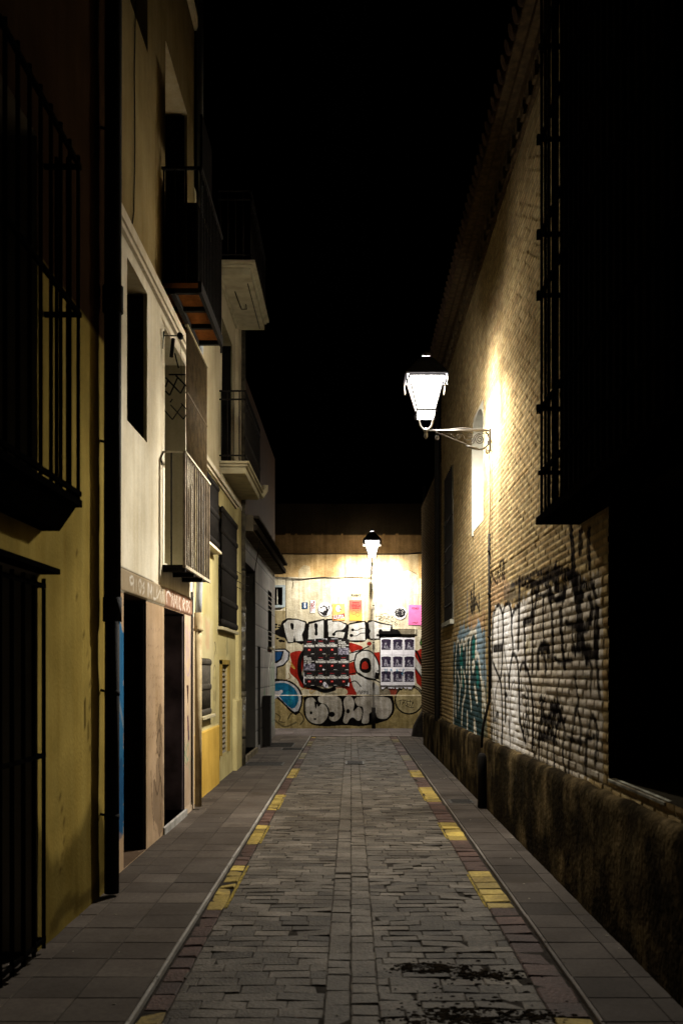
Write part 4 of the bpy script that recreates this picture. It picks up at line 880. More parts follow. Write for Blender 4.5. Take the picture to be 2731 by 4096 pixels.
for r_ in range(3):
    for c_ in range(4):
        a, b = cols[c_]; c, d = rows[r_]
        quote = (r_, c_) in ((0, 3), (1, 0))
        lab = ('black poster with a white slogan over a grey photo, ' + ('right end of top row' if r_ == 0 else 'first in middle row')) if quote else \
            f'black poster with white title and red button, {ordc[c_]} in the {ordr[r_]} row'
        t, w2, h2 = sheet('poster', a, b, c-(6 if c_ in (1, 2) and r_ == 0 else 0), d, 'posterblack', lab, 'poster', 'black posters pasted on the end wall', d=.0125+.003*((r_+c_) % 2), torn=.012 if r_ < 2 else .03)
        if quote:
            loc_poly(t, [(-w2*.97, -h2*.96), (w2*.97, -h2*.96), (w2*.97, -h2*.1), (w2*.3, -h2*.02), (-w2*.2, -h2*.12), (-w2*.97, -h2*.1)], 'photo', 'photograph')
            ls = ['NO', 'PAGUES', 'PORQUE', 'ME QUITEN', 'LA VIDA']; wl = [.26, .62, .68, .92, .66]
            for i, s_ in enumerate(ls): z = h2*(.92-.21*i); loc_text(t, s_, -w2*.9, -w2*.9+wl[i]*w2*1.95, z-h2*.15, z, 'inkwhite', .02, name='slogan')
        else:
            loc_text(t, 'MATADERO', -w2*.92, w2*.92, h2*.0, h2*.30, 'inkwhite', .035, name='title')
            loc_text(t, 'DOCUMENTAL', -w2*.5, w2*.5, h2*.36, h2*.47, 'inkwhite', .02, name='subtitle')
            loc_poly(t, [(-w2*.38, h2*.62), (w2*.38, h2*.64), (w2*.38, h2*.74), (-w2*.38, h2*.74)], 'inkdarkred', 'red_line')
            loc_poly(t, [(-w2*.2, -h2*.48), (w2*.2, -h2*.48), (w2*.24, -h2*.36), (w2*.2, -h2*.24), (-w2*.2, -h2*.24), (-w2*.24, -h2*.36)], 'inkred', 'play_button')
            loc_poly(t, [(-w2*.05, -h2*.42), (w2*.09, -h2*.36), (-w2*.05, -h2*.30)], 'inkwhite', 'play_arrow', -.004)
            loc_poly(t, [(w2*.3, -h2*.88), (w2*.85, -h2*.88), (w2*.85, -h2*.84), (w2*.3, -h2*.84)], 'inkwhite', 'footer_line')
            loc_poly(t, [(-w2*.9, h2*-.1), (w2*.9, -h2*.1), (w2*.9, -h2*.085), (-w2*.9, -h2*.085)], 'photo', 'credit_line')
ts = MB(); random.seed(4)
for x, y, w_, h_ in ((560, 1540, 20, 24), (575, 1555, 14, 18), (470, 1142, 5, 12), (572, 1135, 6, 9), (770, 1545, 8, 20), (385, 1535, 6, 5), (372, 1490, 5, 60), (545, 1408, 10, 8), (640, 1132, 34, 2.5), (545, 1133, 16, 3)):
    a, zc = ez(x, y); pts = [(a+w_*.0031*math.cos(t)*random.uniform(.6, 1.2), zc+h_*.0031*math.sin(t)*random.uniform(.6, 1.2)) for t in np.linspace(0, 6.283, 11)[:-1]]; ts.prism(pts, EY-.021, EY-.019)
ts.build('torn_paper', 'paper', label='scraps of torn white paper around the block of black posters', cat='paper scraps', kind='stuff')
pc = [(1056, 1157), (1159, 1260), (1262, 1364)]; prow = [(1118, 1276), (1278, 1408), (1410, 1548)]; o3 = ['left', 'middle', 'right']
for r_ in range(3):
    for c_ in range(3):
        a, b = pc[c_]; c, d = prow[r_]
        t, w2, h2 = sheet('poster', a, b, c, d, 'paper', f'white poster with a dark photo, {o3[c_]} one of the {ordr[r_]} row', 'poster', 'white photo posters in the blocked window', d=-.018+.003*((r_+c_) % 2), torn=.005)
        top = h2-.05 if r_ == 0 else h2-.035; bt = top-.30
        sh = [(-w2*.86, top-.02), (-w2*.4, top), (w2*.4, top), (w2*.86, top-.02), (w2*.84, bt), (-w2*.84, bt)]
        loc_poly(t, sh, 'photodark', 'photograph')
        loc_poly(t, [(-w2*.5, bt+.02), (w2*.75, bt+.01), (w2*.6, bt+.08), (w2*.2, bt+.09), (w2*.1, bt+.2), (-w2*.2, bt+.22), (-w2*.35, bt+.1)], 'photo', 'figure', -.004)
        loc_poly(t, [(-w2*.84, bt+.01), (-w2*.66, bt+.03), (-w2*.7, bt+.2), (-w2*.84, bt+.22)], 'photo', 'light_edge', -.004); loc_poly(t, [(w2*.84, bt+.01), (w2*.66, bt+.03), (w2*.7, bt+.2), (w2*.84, bt+.22)], 'photo', 'light_edge', -.004)
bq = MB()
for q in ([(1095, 1400), (1105, 1440), (1115, 1400)], [(1140, 1440), (1150, 1400), (1165, 1450)], [(1195, 1440), (1205, 1405), (1215, 1440)], [(1265, 1400), (1245, 1440), (1262, 1470), (1250, 1440), (1268, 1435)]):
    p = [ez(*k) for k in q]
    for (a, b), (c, d) in zip(p[:-1], p[1:]): bq.tube([(a, EY+.009, b), (c, EY+.009, d)], .006, 4)
bq.build('marker_scrawl', surf('blue_marker', (.02, .14, .24), (.02, .1, .2), 9, .7, 0), E)
tw = MB(); random.seed(6)
pts = [ez(1055, 1548)]+[ez(1055+i*12, 1560+random.uniform(-6, 30)) for i in range(1, 25)]+[ez(1355, 1548)]
tw.prism(pts[::-1], EY+.035, EY+.037); tw.build('torn_paper', 'paper', label='ragged torn paper edge hanging below the white photo posters', cat='paper scraps', kind='stuff')
t, w2, h2 = sheet('house_number', 355, 405, 805, 862, 'plate_blue', 'small blue enamel number plate with a white 1', 'number plate', d=.0125); loc_text(t, '1', -w2*.28, w2*.28, -h2*.7, h2*.8, 'inkwhite', .03)
t, w2, h2 = sheet('sticker', 428, 472, 788, 898, 'sticker', 'narrow white sticker with dark red vertical words beside the number plate', 'sticker', tilt=.03, d=.0125)
loc_text(t, 'MALA', w2*.0, w2*.8, -h2*.4, h2*.9, 'inkdarkred', .04, -90); loc_text(t, 'MERDA', -w2*.85, -w2*.1, -h2*.9, h2*.6, 'inkdarkred', .04, -90)
t, w2, h2 = sheet('sticker', 499, 623, 803, 930, 'sticker', 'round white sticker with a black and white cat head', 'sticker', d=.0125, shape='disc')
loc_poly(t, [(p*w2, q*h2) for p, q in [(-.95, -.3), (-.6, -.35), (-.3, -.45), (-.1, -.1), (.05, .1), (-.3, .05), (-.7, .1), (-.75, .25), (-.5, .35), (-.25, .45), (-.12, .65), (-.08, .45), (.1, .4), (.35, .3), (.65, .65), (.7, .3), (.45, -.3), (.3, -.6), (.25, -.9), (-.2, -.95), (-.5, -.7), (-.7, -.5)]], 'ink', 'cat_print')
loc_poly(t, [(p*w2, q*h2) for p, q in [(-.6, .15), (-.3, .28), (0, .3), (.1, .1), (.1, -.2), (-.2, -.15), (-.5, 0)]], 'sticker', 'cat_face', -.004); loc_poly(t, [(p*w2, q*h2) for p, q in [(.3, .2), (.5, .4), (.5, .1), (.35, 0)]], 'sticker', 'cat_ear', -.004)
t, w2, h2 = sheet('poster', 626, 738, 818, 968, 'peach', 'peach poster with a round white bird above a red title strip', 'poster', tilt=-.03, d=.0125)
loc_poly(t, [(w2*(-.05+.42*math.cos(a)), h2*(.42+.42*math.sin(a))) for a in np.linspace(0, 6.283, 20)[:-1]], 'ink', 'bird_outline', -.0024); loc_poly(t, [(w2*(-.05+.38*math.cos(a)), h2*(.42+.39*math.sin(a))) for a in np.linspace(0, 6.283, 20)[:-1]], 'sticker', 'bird_body', -.0034)
loc_poly(t, [(w2*p, h2*q) for p, q in [(.12, .62), (.45, .82), (.22, .6), (.2, .42), (.5, .35), (.2, .25), (.05, .4)]], 'ink', 'beak', -.0044)
loc_poly(t, [(w2*p, h2*q) for p, q in [(-.9, -.95), (-.95, -.45), (.9, -.15), (.95, -.62)]], 'inkdarkred', 'title_strip', -.0036); loc_text(t, 'LLUITA', -w2*.82, w2*.85, -h2*.78, -h2*.33, 'inkwhite', .03, y=-.005)
loc_poly(t, [(w2*p, h2*q) for p, q in [(-.7, .8), (-.45, .9), (-.5, .62), (-.66, .66)]], 'yellowbit', 'crown')
def grad_mat():
    m = bpy.data.materials.new('red_to_orange_print'); m.use_nodes = True; tt = m.node_tree; b = tt.nodes['Principled BSDF']; b.inputs['Roughness'].default_value = .8
    tc = nd(tt, 'ShaderNodeTexCoord'); sp = nd(tt, 'ShaderNodeSeparateXYZ'); r = nd(tt, 'ShaderNodeValToRGB')
    r.color_ramp.elements[0].color = (.62, .26, .03, 1); r.color_ramp.elements[1].color = (.62, .045, .03, 1); r.color_ramp.elements[0].position = .2; r.color_ramp.elements[1].position = .6
    tt.links.new(tc.outputs['Generated'], sp.inputs[0]); tt.links.new(sp.outputs['Z'], r.inputs[0]); tt.links.new(r.outputs[0], b.inputs['Base Color']); return m
t, w2, h2 = sheet('poster', 777, 891, 785, 970, grad_mat(), 'red and orange poster with black bars around its title', 'poster', d=.0125)
for q in (.72, .2): loc_poly(t, [(w2*a, h2*b) for a, b in [(-.55, q-.05), (-.5, q), (-.55, q+.08), (-.35, q+.05), (0, q+.07), (.35, q+.05), (.55, q+.08), (.5, q), (.55, q-.05), (.3, q-.02), (-.3, q-.02)]], 'ink', 'ornament_bar')
loc_text(t, 'VENECIA', -w2*.72, w2*.75, h2*.33, h2*.6, 'inkdarkred', .03)
for cx_, cz_, rr_ in ((-.3, -.2, .33), (.3, -.1, .2), (.3, -.4, .3)):
    rg = MB(); rg.tube([(w2*(cx_+rr_*math.cos(a)), -.003, h2*cz_+w2*rr_*math.sin(a)) for a in np.linspace(0, 6.283, 17)], .0025, 4); rg.build('line_drawing', 'inkdarkred', t)
t, w2, h2 = sheet('sticker', 1168, 1293, 836, 962, 'sticker', 'white cut out sticker with a black round cactus', 'sticker', d=.0125, shape=[(math.cos(a)*random.uniform(.9, 1), math.sin(a)*random.uniform(.9, 1)) for a in np.linspace(0, 6.283, 19)[:-1]])
loc_poly(t, [(w2*.78*math.cos(a)*(1+.05*math.sin(9*a)), h2*.7*math.sin(a)*(1+.05*math.sin(9*a))) for a in np.linspace(0, 6.283, 40)[:-1]], 'ink', 'cactus_print')
dd = MB(); random.seed(8)
for k in range(26): a = random.uniform(0, 6.28); q = random.uniform(.2, .65); cxx, czz = w2*q*math.cos(a), h2*q*math.sin(a)*.9; dd.quad((cxx-.006, -.004, czz-.006), (cxx+.006, -.004, czz-.006), (cxx+.006, -.004, czz+.006), (cxx-.006, -.004, czz+.006))
dd.build('spine_dots', 'inkwhite', t)
t, w2, h2 = sheet('poster', 1305, 1425, 828, 1008, 'pink', 'bright pink poster with purple lettering at its top and bottom', 'poster', tilt=-.03 if False else .03, d=.0125)
loc_text(t, 'PUTO MALDA', -w2*.5, w2*.55, h2*.55, h2*.75, 'inkdarkred', .03); loc_text(t, 'AVELLÀ', -w2*.4, w2*.45, -h2*.85, -h2*.67, 'inkdarkred', .03)
a, zb = ez(795, 752); b, zt = ez(880, 732); lettering('RESET', a, b, zb, zt, EY-.0105, 'ink', E, 'stencil_lettering', .02)
a, zb = ez(972, 955); b, zt = ez(984, 865); lettering('STOOLSTREETART', a, b, zb, zt, EY-.0105, 'ink', E, 'stencil_lettering', .02, -90)
cbl = MB(); cbl.tube([(*[ez(x, y)[0]], EY-.03, ez(x, y)[1]) for x, y in ((100, 578), (200, 582), (280, 592), (370, 596), (440, 588), (540, 580), (650, 586), (760, 580), (880, 582), (970, 584), (995, 600), (995, 700))], .010, 6)
cbl.tube([(ez(x, y)[0], EY-.03, ez(x, y)[1]) for x, y in ((110, 586), (250, 600), (360, 602), (430, 592), (560, 584))], .006, 5)
cbl.tube([(ez(x, y)[0], EY-.03, ez(x, y)[1]) for x, y in ((990, 460), (998, 500), (992, 580))], .004, 5)
cbl.tube([(ez(x, y)[0], EY-.03, ez(x, y)[1]) for x, y in ((150, 372), (400, 376), (700, 372), (1000, 376), (1300, 374), (1450, 350))], .012, 5)
cbl.build('wall_cable', 'cable', E)
cd = empty('conduit', (ez(992, 0)[0], EY-.06, 0), 'thin grey conduit running down the end wall below the far lamp', 'conduit')
X_ = ez(993, 0)[0]
MB().tube([(X_, EY-.06, ez(0, 600)[1]), (X_, EY-.06, ez(0, 1745)[1])], .012, 8).build('tube', surf('grey_conduit', (.22, .2, .17), (.12, .11, .09), 12, .5, .2, 60), cd)
MB().tube([(X_, EY-.09, 0), (X_, EY-.09, ez(0, 1745)[1])], .055, 12).build('guard_tube', 'iron', cd)
cc = MB(); [cc.box(X_-.03, X_+.03, EY-.08, EY-.03, ez(0, q)[1]-.012, ez(0, q)[1]+.012) for q in (835, 1165, 1500)]; cc.build('clamp', 'iron', cd)

# ================================================================== RIGHT SIDE: brick church
RX = 1.62
Cb = empty('church', (RX, 11, 0), 'long brick church wall with graffiti, plinth and dentil cornice on the right', 'church')
opsR = [(3.6, 6.9, 2.75, 6.5, .5, (.02, .017, .012)), (4.6, 6.3, .93, 2.72, .5, (.02, .017, .012)), (12.30, 13.28, 3.46, 4.93, .3, (.25, .235, .19)), (15.9, 17.3, 2.42, 4.9, .3, (.3, .28, .22))]
PIT = .067
edges = [.67]
while edges[-1] < 7.0: edges.append(edges[-1]+(.067 if edges[-1] < 2.3 else .055))
edges = np.array(edges)
zz = [e_+q*(.067 if e_ < 2.3 else .055)/.067 for e_ in edges for q in (.002, .010, .015, .038, .062)]
zz = [q for q in zz if q < 6.95]
zz = np.array(zz); exz = np.array([o[i] for o in opsR for i in (2, 3)])
zz = zz[np.min(np.abs(zz[:, None]-exz[None]), 1) > .003]; zz = np.unique(np.concatenate([[.5], zz, exz]))
yy = np.unique(np.concatenate([lines(3.4, 11.0, .0125, [4.6, 6.3, 6.9]), lines(11.0, 18.0, .022, [12.3, 13.28, 15.9, 17.3])]))
cv = Canvas(yy, zz, (.36, .27, .17))
row = np.clip(np.searchsorted(edges, cv.V+1e-6)-1, 0, 399); inrow = cv.V-edges[row]
rofs = (np.arange(400) % 2)*.11+rng.random(400)*.035; bl_ = .222+.0*row
uu = cv.U+rofs[row % 400]; bi = np.floor(uu/bl_).astype(int); inb = uu-bi*bl_
rb = rng.random((400, 211)); rc = rng.random((400, 211)); 
hm = inrow < .0125; vm = inb < .019; mort = hm | vm
wear = vnoise(cv.U, cv.V, .06, .05, 91, 3)
big = vnoise(cv.U, cv.V, 1.1, .8, 92, 4)
hb = .004+.0065*(rb[row % 400, bi % 211]-.5)+.002*(wear-.5)
worn = np.clip((big-.5)*4, 0, 1); 
cv.h = np.where(vm, -.007+.002*wear, np.where(hm, .0005-.003*wear, hb*(1-.4*worn)))*np.where(cv.U > 11.7, .55, 1)
cv.h += .02*(vnoise(cv.U, cv.V, 1.6, 1.2, 93, 2)-.5)
br = np.array([.32, .245, .125])*(.72+.5*rc[row % 400, bi % 211])[..., None]
br = br*(1-.0)+np.zeros(3); tint = rb[(row+7) % 400, (bi+3) % 211][..., None]
br = br*(1-.3*tint)+np.array([.31, .16, .075])*.3*tint
cv.c = np.where(mort[..., None], np.array([.22, .175, .105])*(.7+.5*wear)[..., None], br*(.85+.3*wear)[..., None])
def zp(ox, oy, sc=.2976):
    def f(x, y):
        px = ox+x*sc; py = oy+y*sc; Y = 4000*RX/(px-1405); return Y, 1.6-(py-2686)*Y/4000
    return f
Z5 = zp(1800, 2300); Z4 = zp(2000, 2000)
brickmask = np.where(mort, .6, 1.0)*(.85+.15*rc[row % 400, bi % 211]); 
def wash(P, T, col, alpha, rough=.25):
    P = [T(*p) for p in P]; c0 = cv.c.copy(); cv.poly(P, col, 1, world=True, rough=rough); ch = np.any(np.abs(cv.c-c0) > 1e-9, -1)
    a = (ch*alpha*brickmask)[..., None]; cv.c = c0*(1-a)+np.array(col)*a
# silver field right of the conduit
fy = np.clip((cv.U-8.7)/1.3, 0, 1)*np.clip((11.6-cv.U)/.1, 0, 1)*np.clip((2.5-cv.V)/.3, 0, 1)
brickmask = np.where(cv.U > 11.6, np.maximum(brickmask, .9), np.maximum(brickmask*(.72+.28*fy), .97*fy))
base_ = cv.c.copy()
wash([(540, 2400), (545, 700), (600, 430), (660, 400), (700, 470), (770, 370), (830, 470), (900, 420), (1000, 340), (1100, 250), (1300, 130), (1600, 100), (2050, -20), (2050, 2800)], Z5, (.84, .84, .87), .97)
tan_ = np.array([.62, .58, .50])/.84; g3 = (1-fy)[..., None]*np.any(np.abs(cv.c-base_) > 1e-9, -1)[..., None]
cv.c *= 1-g3*(1-tan_*(.75+.5*vnoise(cv.U, cv.V, .25, .2, 97, 3))[..., None])  # silver dims to tan away from the lamp, light falloff painted in
cv.h = cv.h*(1-.6*fy)+.003*fy
wash([(530, 700), (530, 200), (600, 0), (760, 0), (800, 200), (700, 400), (600, 420)], Z5, (.46, .24, .17), .35)
wash([(240, 700), (240, 560), (480, 500), (480, 760)], Z5, (.42, .24, .16), .35)
wash([(1000, 830), (1060, 820), (1070, 1080), (1010, 1060)], Z5, (.35, .28, .03), .5)
# blue wash and dark teal piece left of the conduit
wash([(90, 900), (120, 720), (200, 700), (340, 720), (380, 560), (440, 760), (480, 760), (485, 1400), (440, 1900), (460, 2300), (40, 2150), (40, 900)], Z5, (.16, .26, .36), .9)
wash([(40, 2200), (40, 1100), (80, 880), (150, 870), (200, 870), (300, 770), (350, 830), (350, 1080), (400, 1200), (440, 1700), (440, 2250)], Z5, (.012, .03, .032), .96, .08)
for P in ([(120, 960), (160, 960), (180, 1500), (150, 1500)], [(290, 900), (340, 850), (340, 1050), (310, 1300)], [(350, 1180), (385, 1250), (390, 1500), (360, 1500)]): wash(P, Z5, (.015, .14, .13), .8, .1)
wash([(450, 1500), (500, 1400), (500, 2300), (430, 2250)], Z5, (.05, .10, .11), .7)
BLU = (.03, .10, .24)
for a in (225, 130, 180, 400): cv.stroke([Z5(a, 230 if a == 225 else 620), Z5(a, 700)], .05 if a == 225 else .04, BLU if a == 225 else (.14, .22, .32), .8, world=True, smooth=0)
WO = (.55, .53, .48)
def st(T, P, wd, col, alpha=1.0, dry=.12): cv.stroke([T(*p) for p in P], wd*((3.0 if wd < .04 else 2.0) if T is Z5 and col is DG else 3.4 if wd < .04 else 2.7), col, 1.0, world=True, smooth=4, soft=.25, dry=dry, az=2.1)
DG = (.012, .010, .010)
for P in ([(75, 1900), (70, 1300), (80, 1000), (98, 870), (125, 950), (130, 1050), (140, 930), (160, 880), (180, 980), (195, 890), (215, 850), (222, 1000), (220, 1300)], [(262, 1450), (258, 1200), (262, 950), (280, 830), (310, 765), (342, 800), (352, 900), (345, 1050), (345, 1120), (365, 1060), (385, 1120), (410, 1350), (435, 1600), (440, 1900)],
          [(262, 1300), (262, 1500), (285, 1800)], [(310, 1290), (302, 1220), (318, 1160), (325, 1230), (312, 1290)], [(45, 2100), (45, 1700), (50, 1500)], [(110, 1800), (130, 1500), (100, 1300)], [(155, 2000), (165, 1750), (200, 1600), (205, 1450), (180, 1300)], [(150, 1250), (152, 1480)],
          [(330, 1490), (345, 1560), (362, 1700), (340, 1600), (332, 1490)], [(230, 2150), (230, 1850)], [(325, 2250), (325, 1950), (350, 2150)], [(420, 1400), (440, 1550), (470, 1800)], [(450, 1450), (465, 1650), (480, 1850)], [(200, 890), (250, 820), (300, 745), (350, 770)]): st(Z5, P, .05, WO)
BK = (.018, .016, .015)
for P in ([(272, 400), (290, 500), (288, 220), (300, 500), (320, 110), (318, 500), (330, 330), (345, 310)], [(322, 470), (345, 380), (375, 420), (398, 490)], [(385, 250), (395, 400)], [(280, 230), (285, 350)]): st(Z5, P, .035, BK, .85)
W1 = .034
for P in ([(560, 1500), (560, 1200), (572, 900), (580, 600), (610, 460), (650, 405), (690, 470), (712, 600), (715, 800), (705, 1000), (700, 1200), (680, 1400)], [(712, 560), (730, 430), (770, 380), (805, 420), (825, 560), (825, 750), (840, 900), (840, 1060), (815, 1200), (795, 1380), (790, 1510)],
          [(580, 1180), (620, 1280), (670, 1400), (690, 1550), (700, 1800), (702, 2000), (695, 2300)], [(825, 580), (850, 500), (880, 450), (930, 400)], [(840, 1060), (870, 1080), (900, 1150), (920, 1400), (925, 1700), (935, 1950), (970, 2100), (1010, 2250)]): st(Z5, P, W1, DG)
for P in ([(650, 490), (648, 900), (655, 1300)], [(715, 700), (730, 1000), (760, 1200), (790, 1400)], [(670, 1400), (630, 1480), (610, 1700), (600, 1900)], [(860, 1420), (825, 1500), (810, 1700), (800, 2000), (810, 2300)], [(960, 1600), (1010, 1650), (1020, 1800), (1000, 2000), (980, 2200)], [(1000, 1480), (1040, 1600), (1025, 1660), (990, 1600)],
          [(1020, 1850), (1060, 2000), (1040, 2200)], [(575, 1550), (590, 1700), (585, 1900), (600, 2200)], [(560, 1700), (580, 1800), (570, 2100)], [(620, 1800), (625, 2200)], [(640, 1850), (640, 2250)], [(860, 1420), (870, 1500)], [(930, 1400), (935, 1750)], [(955, 1400), (960, 1700)], [(550, 1500), (548, 2200)], [(562, 2150), (590, 2300)], [(470, 520), (455, 1000), (460, 1500)]): st(Z5, P, .017, DG, .9)
st(Z5, [(595, 995), (700, 978)], .09, DG); st(Z5, [(735, 1350), (740, 1600), (745, 1800), (742, 1960)], .035, DG); st(Z5, [(790, 1400), (795, 1520)], .05, DG)
for e in ((670, 1400), (930, 1950), (600, 1940), (640, 1860), (755, 1610)): st(Z5, [e, (e[0]+6, e[1]+10)], .055, DG)
st(Z5, [(940, 1280), (960, 1210), (1000, 1190), (1040, 1290), (1080, 1450), (1100, 1700), (1115, 2000), (1105, 2350)], .055, DG)
for P, w_ in (([(430, 1150), (430, 1500), (437, 1900), (430, 2330)], .03), ([(250, 1050), (250, 1500), (245, 1750), (240, 2000)], .035), ([(590, 1300), (585, 1600), (590, 1900)], .022), ([(660, 1280), (690, 1400), (712, 1700), (714, 2000), (700, 2250)], .04), ([(520, 1200), (490, 1350), (450, 1550), (440, 1700)], .04),
              ([(320, 1640), (400, 1610), (430, 1500)], .06), ([(820, 1480), (835, 1800), (860, 2100), (870, 2250)], .035), ([(510, 2250), (510, 2060), (545, 1980), (590, 1960), (640, 2000), (655, 2100)], .05), ([(560, 2080), (600, 2110), (615, 2300)], .04), ([(1000, 1100), (1040, 1300), (1070, 1500), (1070, 1750), (1055, 1950)], .065),
              ([(1110, 1850), (1150, 2050), (1170, 2200)], .04), ([(560, 1960), (640, 1975)], .07), ([(1090, 1150), (1100, 1350)], .04), ([(1300, 1450), (1290, 1800), (1290, 2100)], .05), ([(760, 850), (780, 1000)], .03), ([(870, 1200), (860, 1300), (800, 1330)], .055), ([(680, 1170), (700, 1260)], .035), ([(1040, 1700), (1150, 1720), (1190, 1660)], .06),
              ([(980, 2000), (1100, 2030), (1200, 2000)], .05), ([(1230, 1100), (1290, 1300)], .03), ([(320, 1640), (330, 2000), (340, 2300)], .03), ([(950, 310), (975, 600), (990, 900)], .05), ([(1090, 420), (1080, 700)], .035), ([(1200, 400), (1190, 600), (1210, 900)], .03)): st(Z4, P, w_, DG, .9)
# dark scrawled cap over the silver field
for P, w_ in (([(150, 1150), (300, 1060), (450, 1000), (600, 960), (750, 930), (900, 960), (1000, 980), (1150, 1150), (1250, 1150)], .05), ([(260, 1120), (400, 1150), (560, 1080), (700, 1000), (820, 1000), (980, 1000)], .045), ([(720, 1000), (780, 1050), (760, 1180), (880, 1180)], .06), ([(620, 1080), (680, 1250), (690, 1330)], .05), ([(430, 1230), (520, 1200)], .05), ([(880, 1050), (1000, 1020), (1040, 1120)], .06)): st(Z4, P, w_, DG, .85, .4)
wash([(40, 1330), (50, 1170), (110, 1120), (190, 1150), (210, 1350), (130, 1360)], Z4, (.04, .038, .04), .9, .12); wash([(190, 1250), (330, 1200), (340, 1420), (220, 1440)], Z4, (.04, .036, .032), .7, .2)
for P, w_ in (([(1200, 1300), (1240, 1450), (1220, 1650)], .05), ([(930, 1000), (1010, 1120), (1040, 1280), (1110, 1290)], .07), ([(700, 1280), (790, 1350), (870, 1240)], .05), ([(900, 1650), (1000, 1690), (1100, 1640)], .045), ([(1110, 1950), (1200, 2080), (1290, 2060)], .06), ([(740, 2120), (830, 2190), (960, 2150)], .035), ([(470, 1250), (560, 1290), (640, 1260)], .03), ([(380, 1080), (520, 1120), (650, 1060), (760, 1090)], .045)): cv.stroke([Z4(*p) for p in P], w_*2, (.012, .01, .01), .95, world=True, smooth=4, soft=.4, az=1.8)
for P in ([(10, 830), (40, 820), (30, 1050)], [(50, 800), (55, 1060)], [(0, 830), (10, 1000)]): st(Z4, P, .02, DG, .8)
for P in ([(530, -60), (560, 130)], [(560, -60), (590, 60), (620, -60)], [(640, 100), (650, -50), (670, 90)], [(700, -60), (720, 60)], [(600, 80), (640, 120)]): st(Z5, P, .022, DG, .7)
Zb = zp(1650, 2100, .6894)
for P, w_ in (([(735, 1440), (730, 1300), (742, 1150), (748, 1040), (765, 1120), (760, 1250)], .05), ([(775, 1450), (780, 1300), (790, 1160), (800, 1060)], .035), ([(830, 1450), (815, 1300), (835, 1180), (850, 1100), (880, 1180), (870, 1330), (890, 1440)], .045),
              ([(905, 1440), (915, 1280), (935, 1150), (950, 1060), (975, 1180), (965, 1320)], .05), ([(1000, 1440), (1010, 1250), (1040, 1110), (1070, 1200), (1060, 1380)], .05), ([(720, 1250), (780, 1230), (840, 1270)], .04), ([(900, 1230), (980, 1260), (1060, 1220)], .045),
              ([(700, 1000), (720, 1120), (705, 1300), (715, 1370)], .03), ([(850, 900), (840, 1000), (860, 1080)], .03), ([(940, 880), (960, 1000), (950, 1080)], .04), ([(1080, 600), (1070, 800), (1085, 1000)], .05), ([(990, 620), (1000, 760), (1040, 820), (1030, 950)], .04), ([(930, 640), (945, 760)], .04)):
    cv.stroke([Zb(*p) for p in P], w_*1.6, (.012, .01, .01), .95, world=True, smooth=4, soft=.35, az=1.9, dry=.2)
for i in range(46):  # drips and small scrawl at the bottom
    random.seed(100+i); x = random.uniform(560, 1500); y = random.uniform(1500, 2300); st(Z5, [(x, y), (x+random.uniform(-6, 6), y+random.uniform(60, 260))], random.uniform(.008, .018), DG, .75)
for i in range(14):
    random.seed(300+i); x = random.uniform(1180, 1480); y = random.uniform(1700, 2200); st(Z5, [(x, y), (x+25, y-70), (x+45, y+20), (x+70, y-40)], .03, DG, .7)
cv.c *= (1-.55*np.clip((cv.V-5.6)/1.2, 0, 1)*np.clip(.6+.8*vnoise(cv.U, cv.V, .9, .7, 98, 3), 0, 1))[..., None]  # brick colour darkens towards the eaves, painting in the lamp's falloff
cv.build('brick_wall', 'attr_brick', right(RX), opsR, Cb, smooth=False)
shell(9, RX+.001, 3.4, 18.0, 6.9, 'dark', Cb)
MB().box(RX+.49, RX+.52, 3.4, 7.0, .8, 6.6).build('window', 'dark', Cb); MB().box(RX+.29, RX+.31, 12.2, 13.4, 3.4, 5.0).build('window', 'dark', Cb); MB().box(RX+.29, RX+.31, 15.8, 17.4, 2.3, 5.0).build('window', 'dark', Cb)
# arched head and pale edging of the narrow niche
ar = MB()
for i in range(10):
    a0, a1 = math.pi*i/10, math.pi*(i+1)/10; c = 12.79
    p = lambda a, r: (c+r*math.cos(a), 4.68+r*.5*math.sin(a))
    y0_, z0_ = p(a0, .49); y1_, z1_ = p(a1, .49); ar.quad((RX-.004, y0_, z0_), (RX-.004, y1_, z1_), (RX-.004, y1_, 4.95), (RX-.004, y0_, 4.95)); ar.quad((RX-.004, y0_, z0_), (RX-.004, y1_, z1_), (RX+.29, y1_, z1_), (RX+.29, y0_, z0_))
ar.build('niche_arch', 'niche', Cb)
MB().box(RX-.02, RX+.0, 13.28, 13.36, 3.4, 4.7).box(RX-.01, RX+.29, 13.27, 13.285, 3.44, 4.9).build('niche_jamb', 'niche', Cb)
MB().box(RX-.01, RX+.28, 17.28, 17.30, 2.44, 4.9).box(RX-.06, RX+.28, 15.85, 17.4, 2.36, 2.43).build('window_jamb', 'niche', Cb)
gr = MB()
for z in (2.7, 3.03, 3.43, 3.64, 4.1): gr.box(RX-.03, RX-.012, 15.9, 17.3, z-.008, z+.008)
for i in range(9): y = 16.0+1.2*i/8; gr.tube([(RX-.02, y, 2.45), (RX-.02, y, 4.9)], .009, 6)
gr.build('window_grille', 'iron', Cb)
BXR = 1.335
gr = MB()
for i in range(26): y = 3.7+3.33*i/25; gr.tube([(BXR, y, 2.70), (BXR, y, 6.5)], .011, 6)
for x in (1.385, 1.435, 1.485, 1.535, 1.585): gr.tube([(x, 7.04, 2.70), (x, 7.04, 6.5)], .011, 6)
for z in (3.0, 3.45, 4.25, 4.68, 5.35, 6.0, 6.48):
    gr.box(BXR-.012, BXR+.012, 3.6, 7.06, z-.014, z+.014); gr.box(BXR-.02, RX, 7.03, 7.055, z-.014, z+.014)
for z in (3.45, 4.25, 4.68, 5.35): gr.box(BXR-.03, BXR+.0, 7.03, 7.07, z-.03, z+.03)
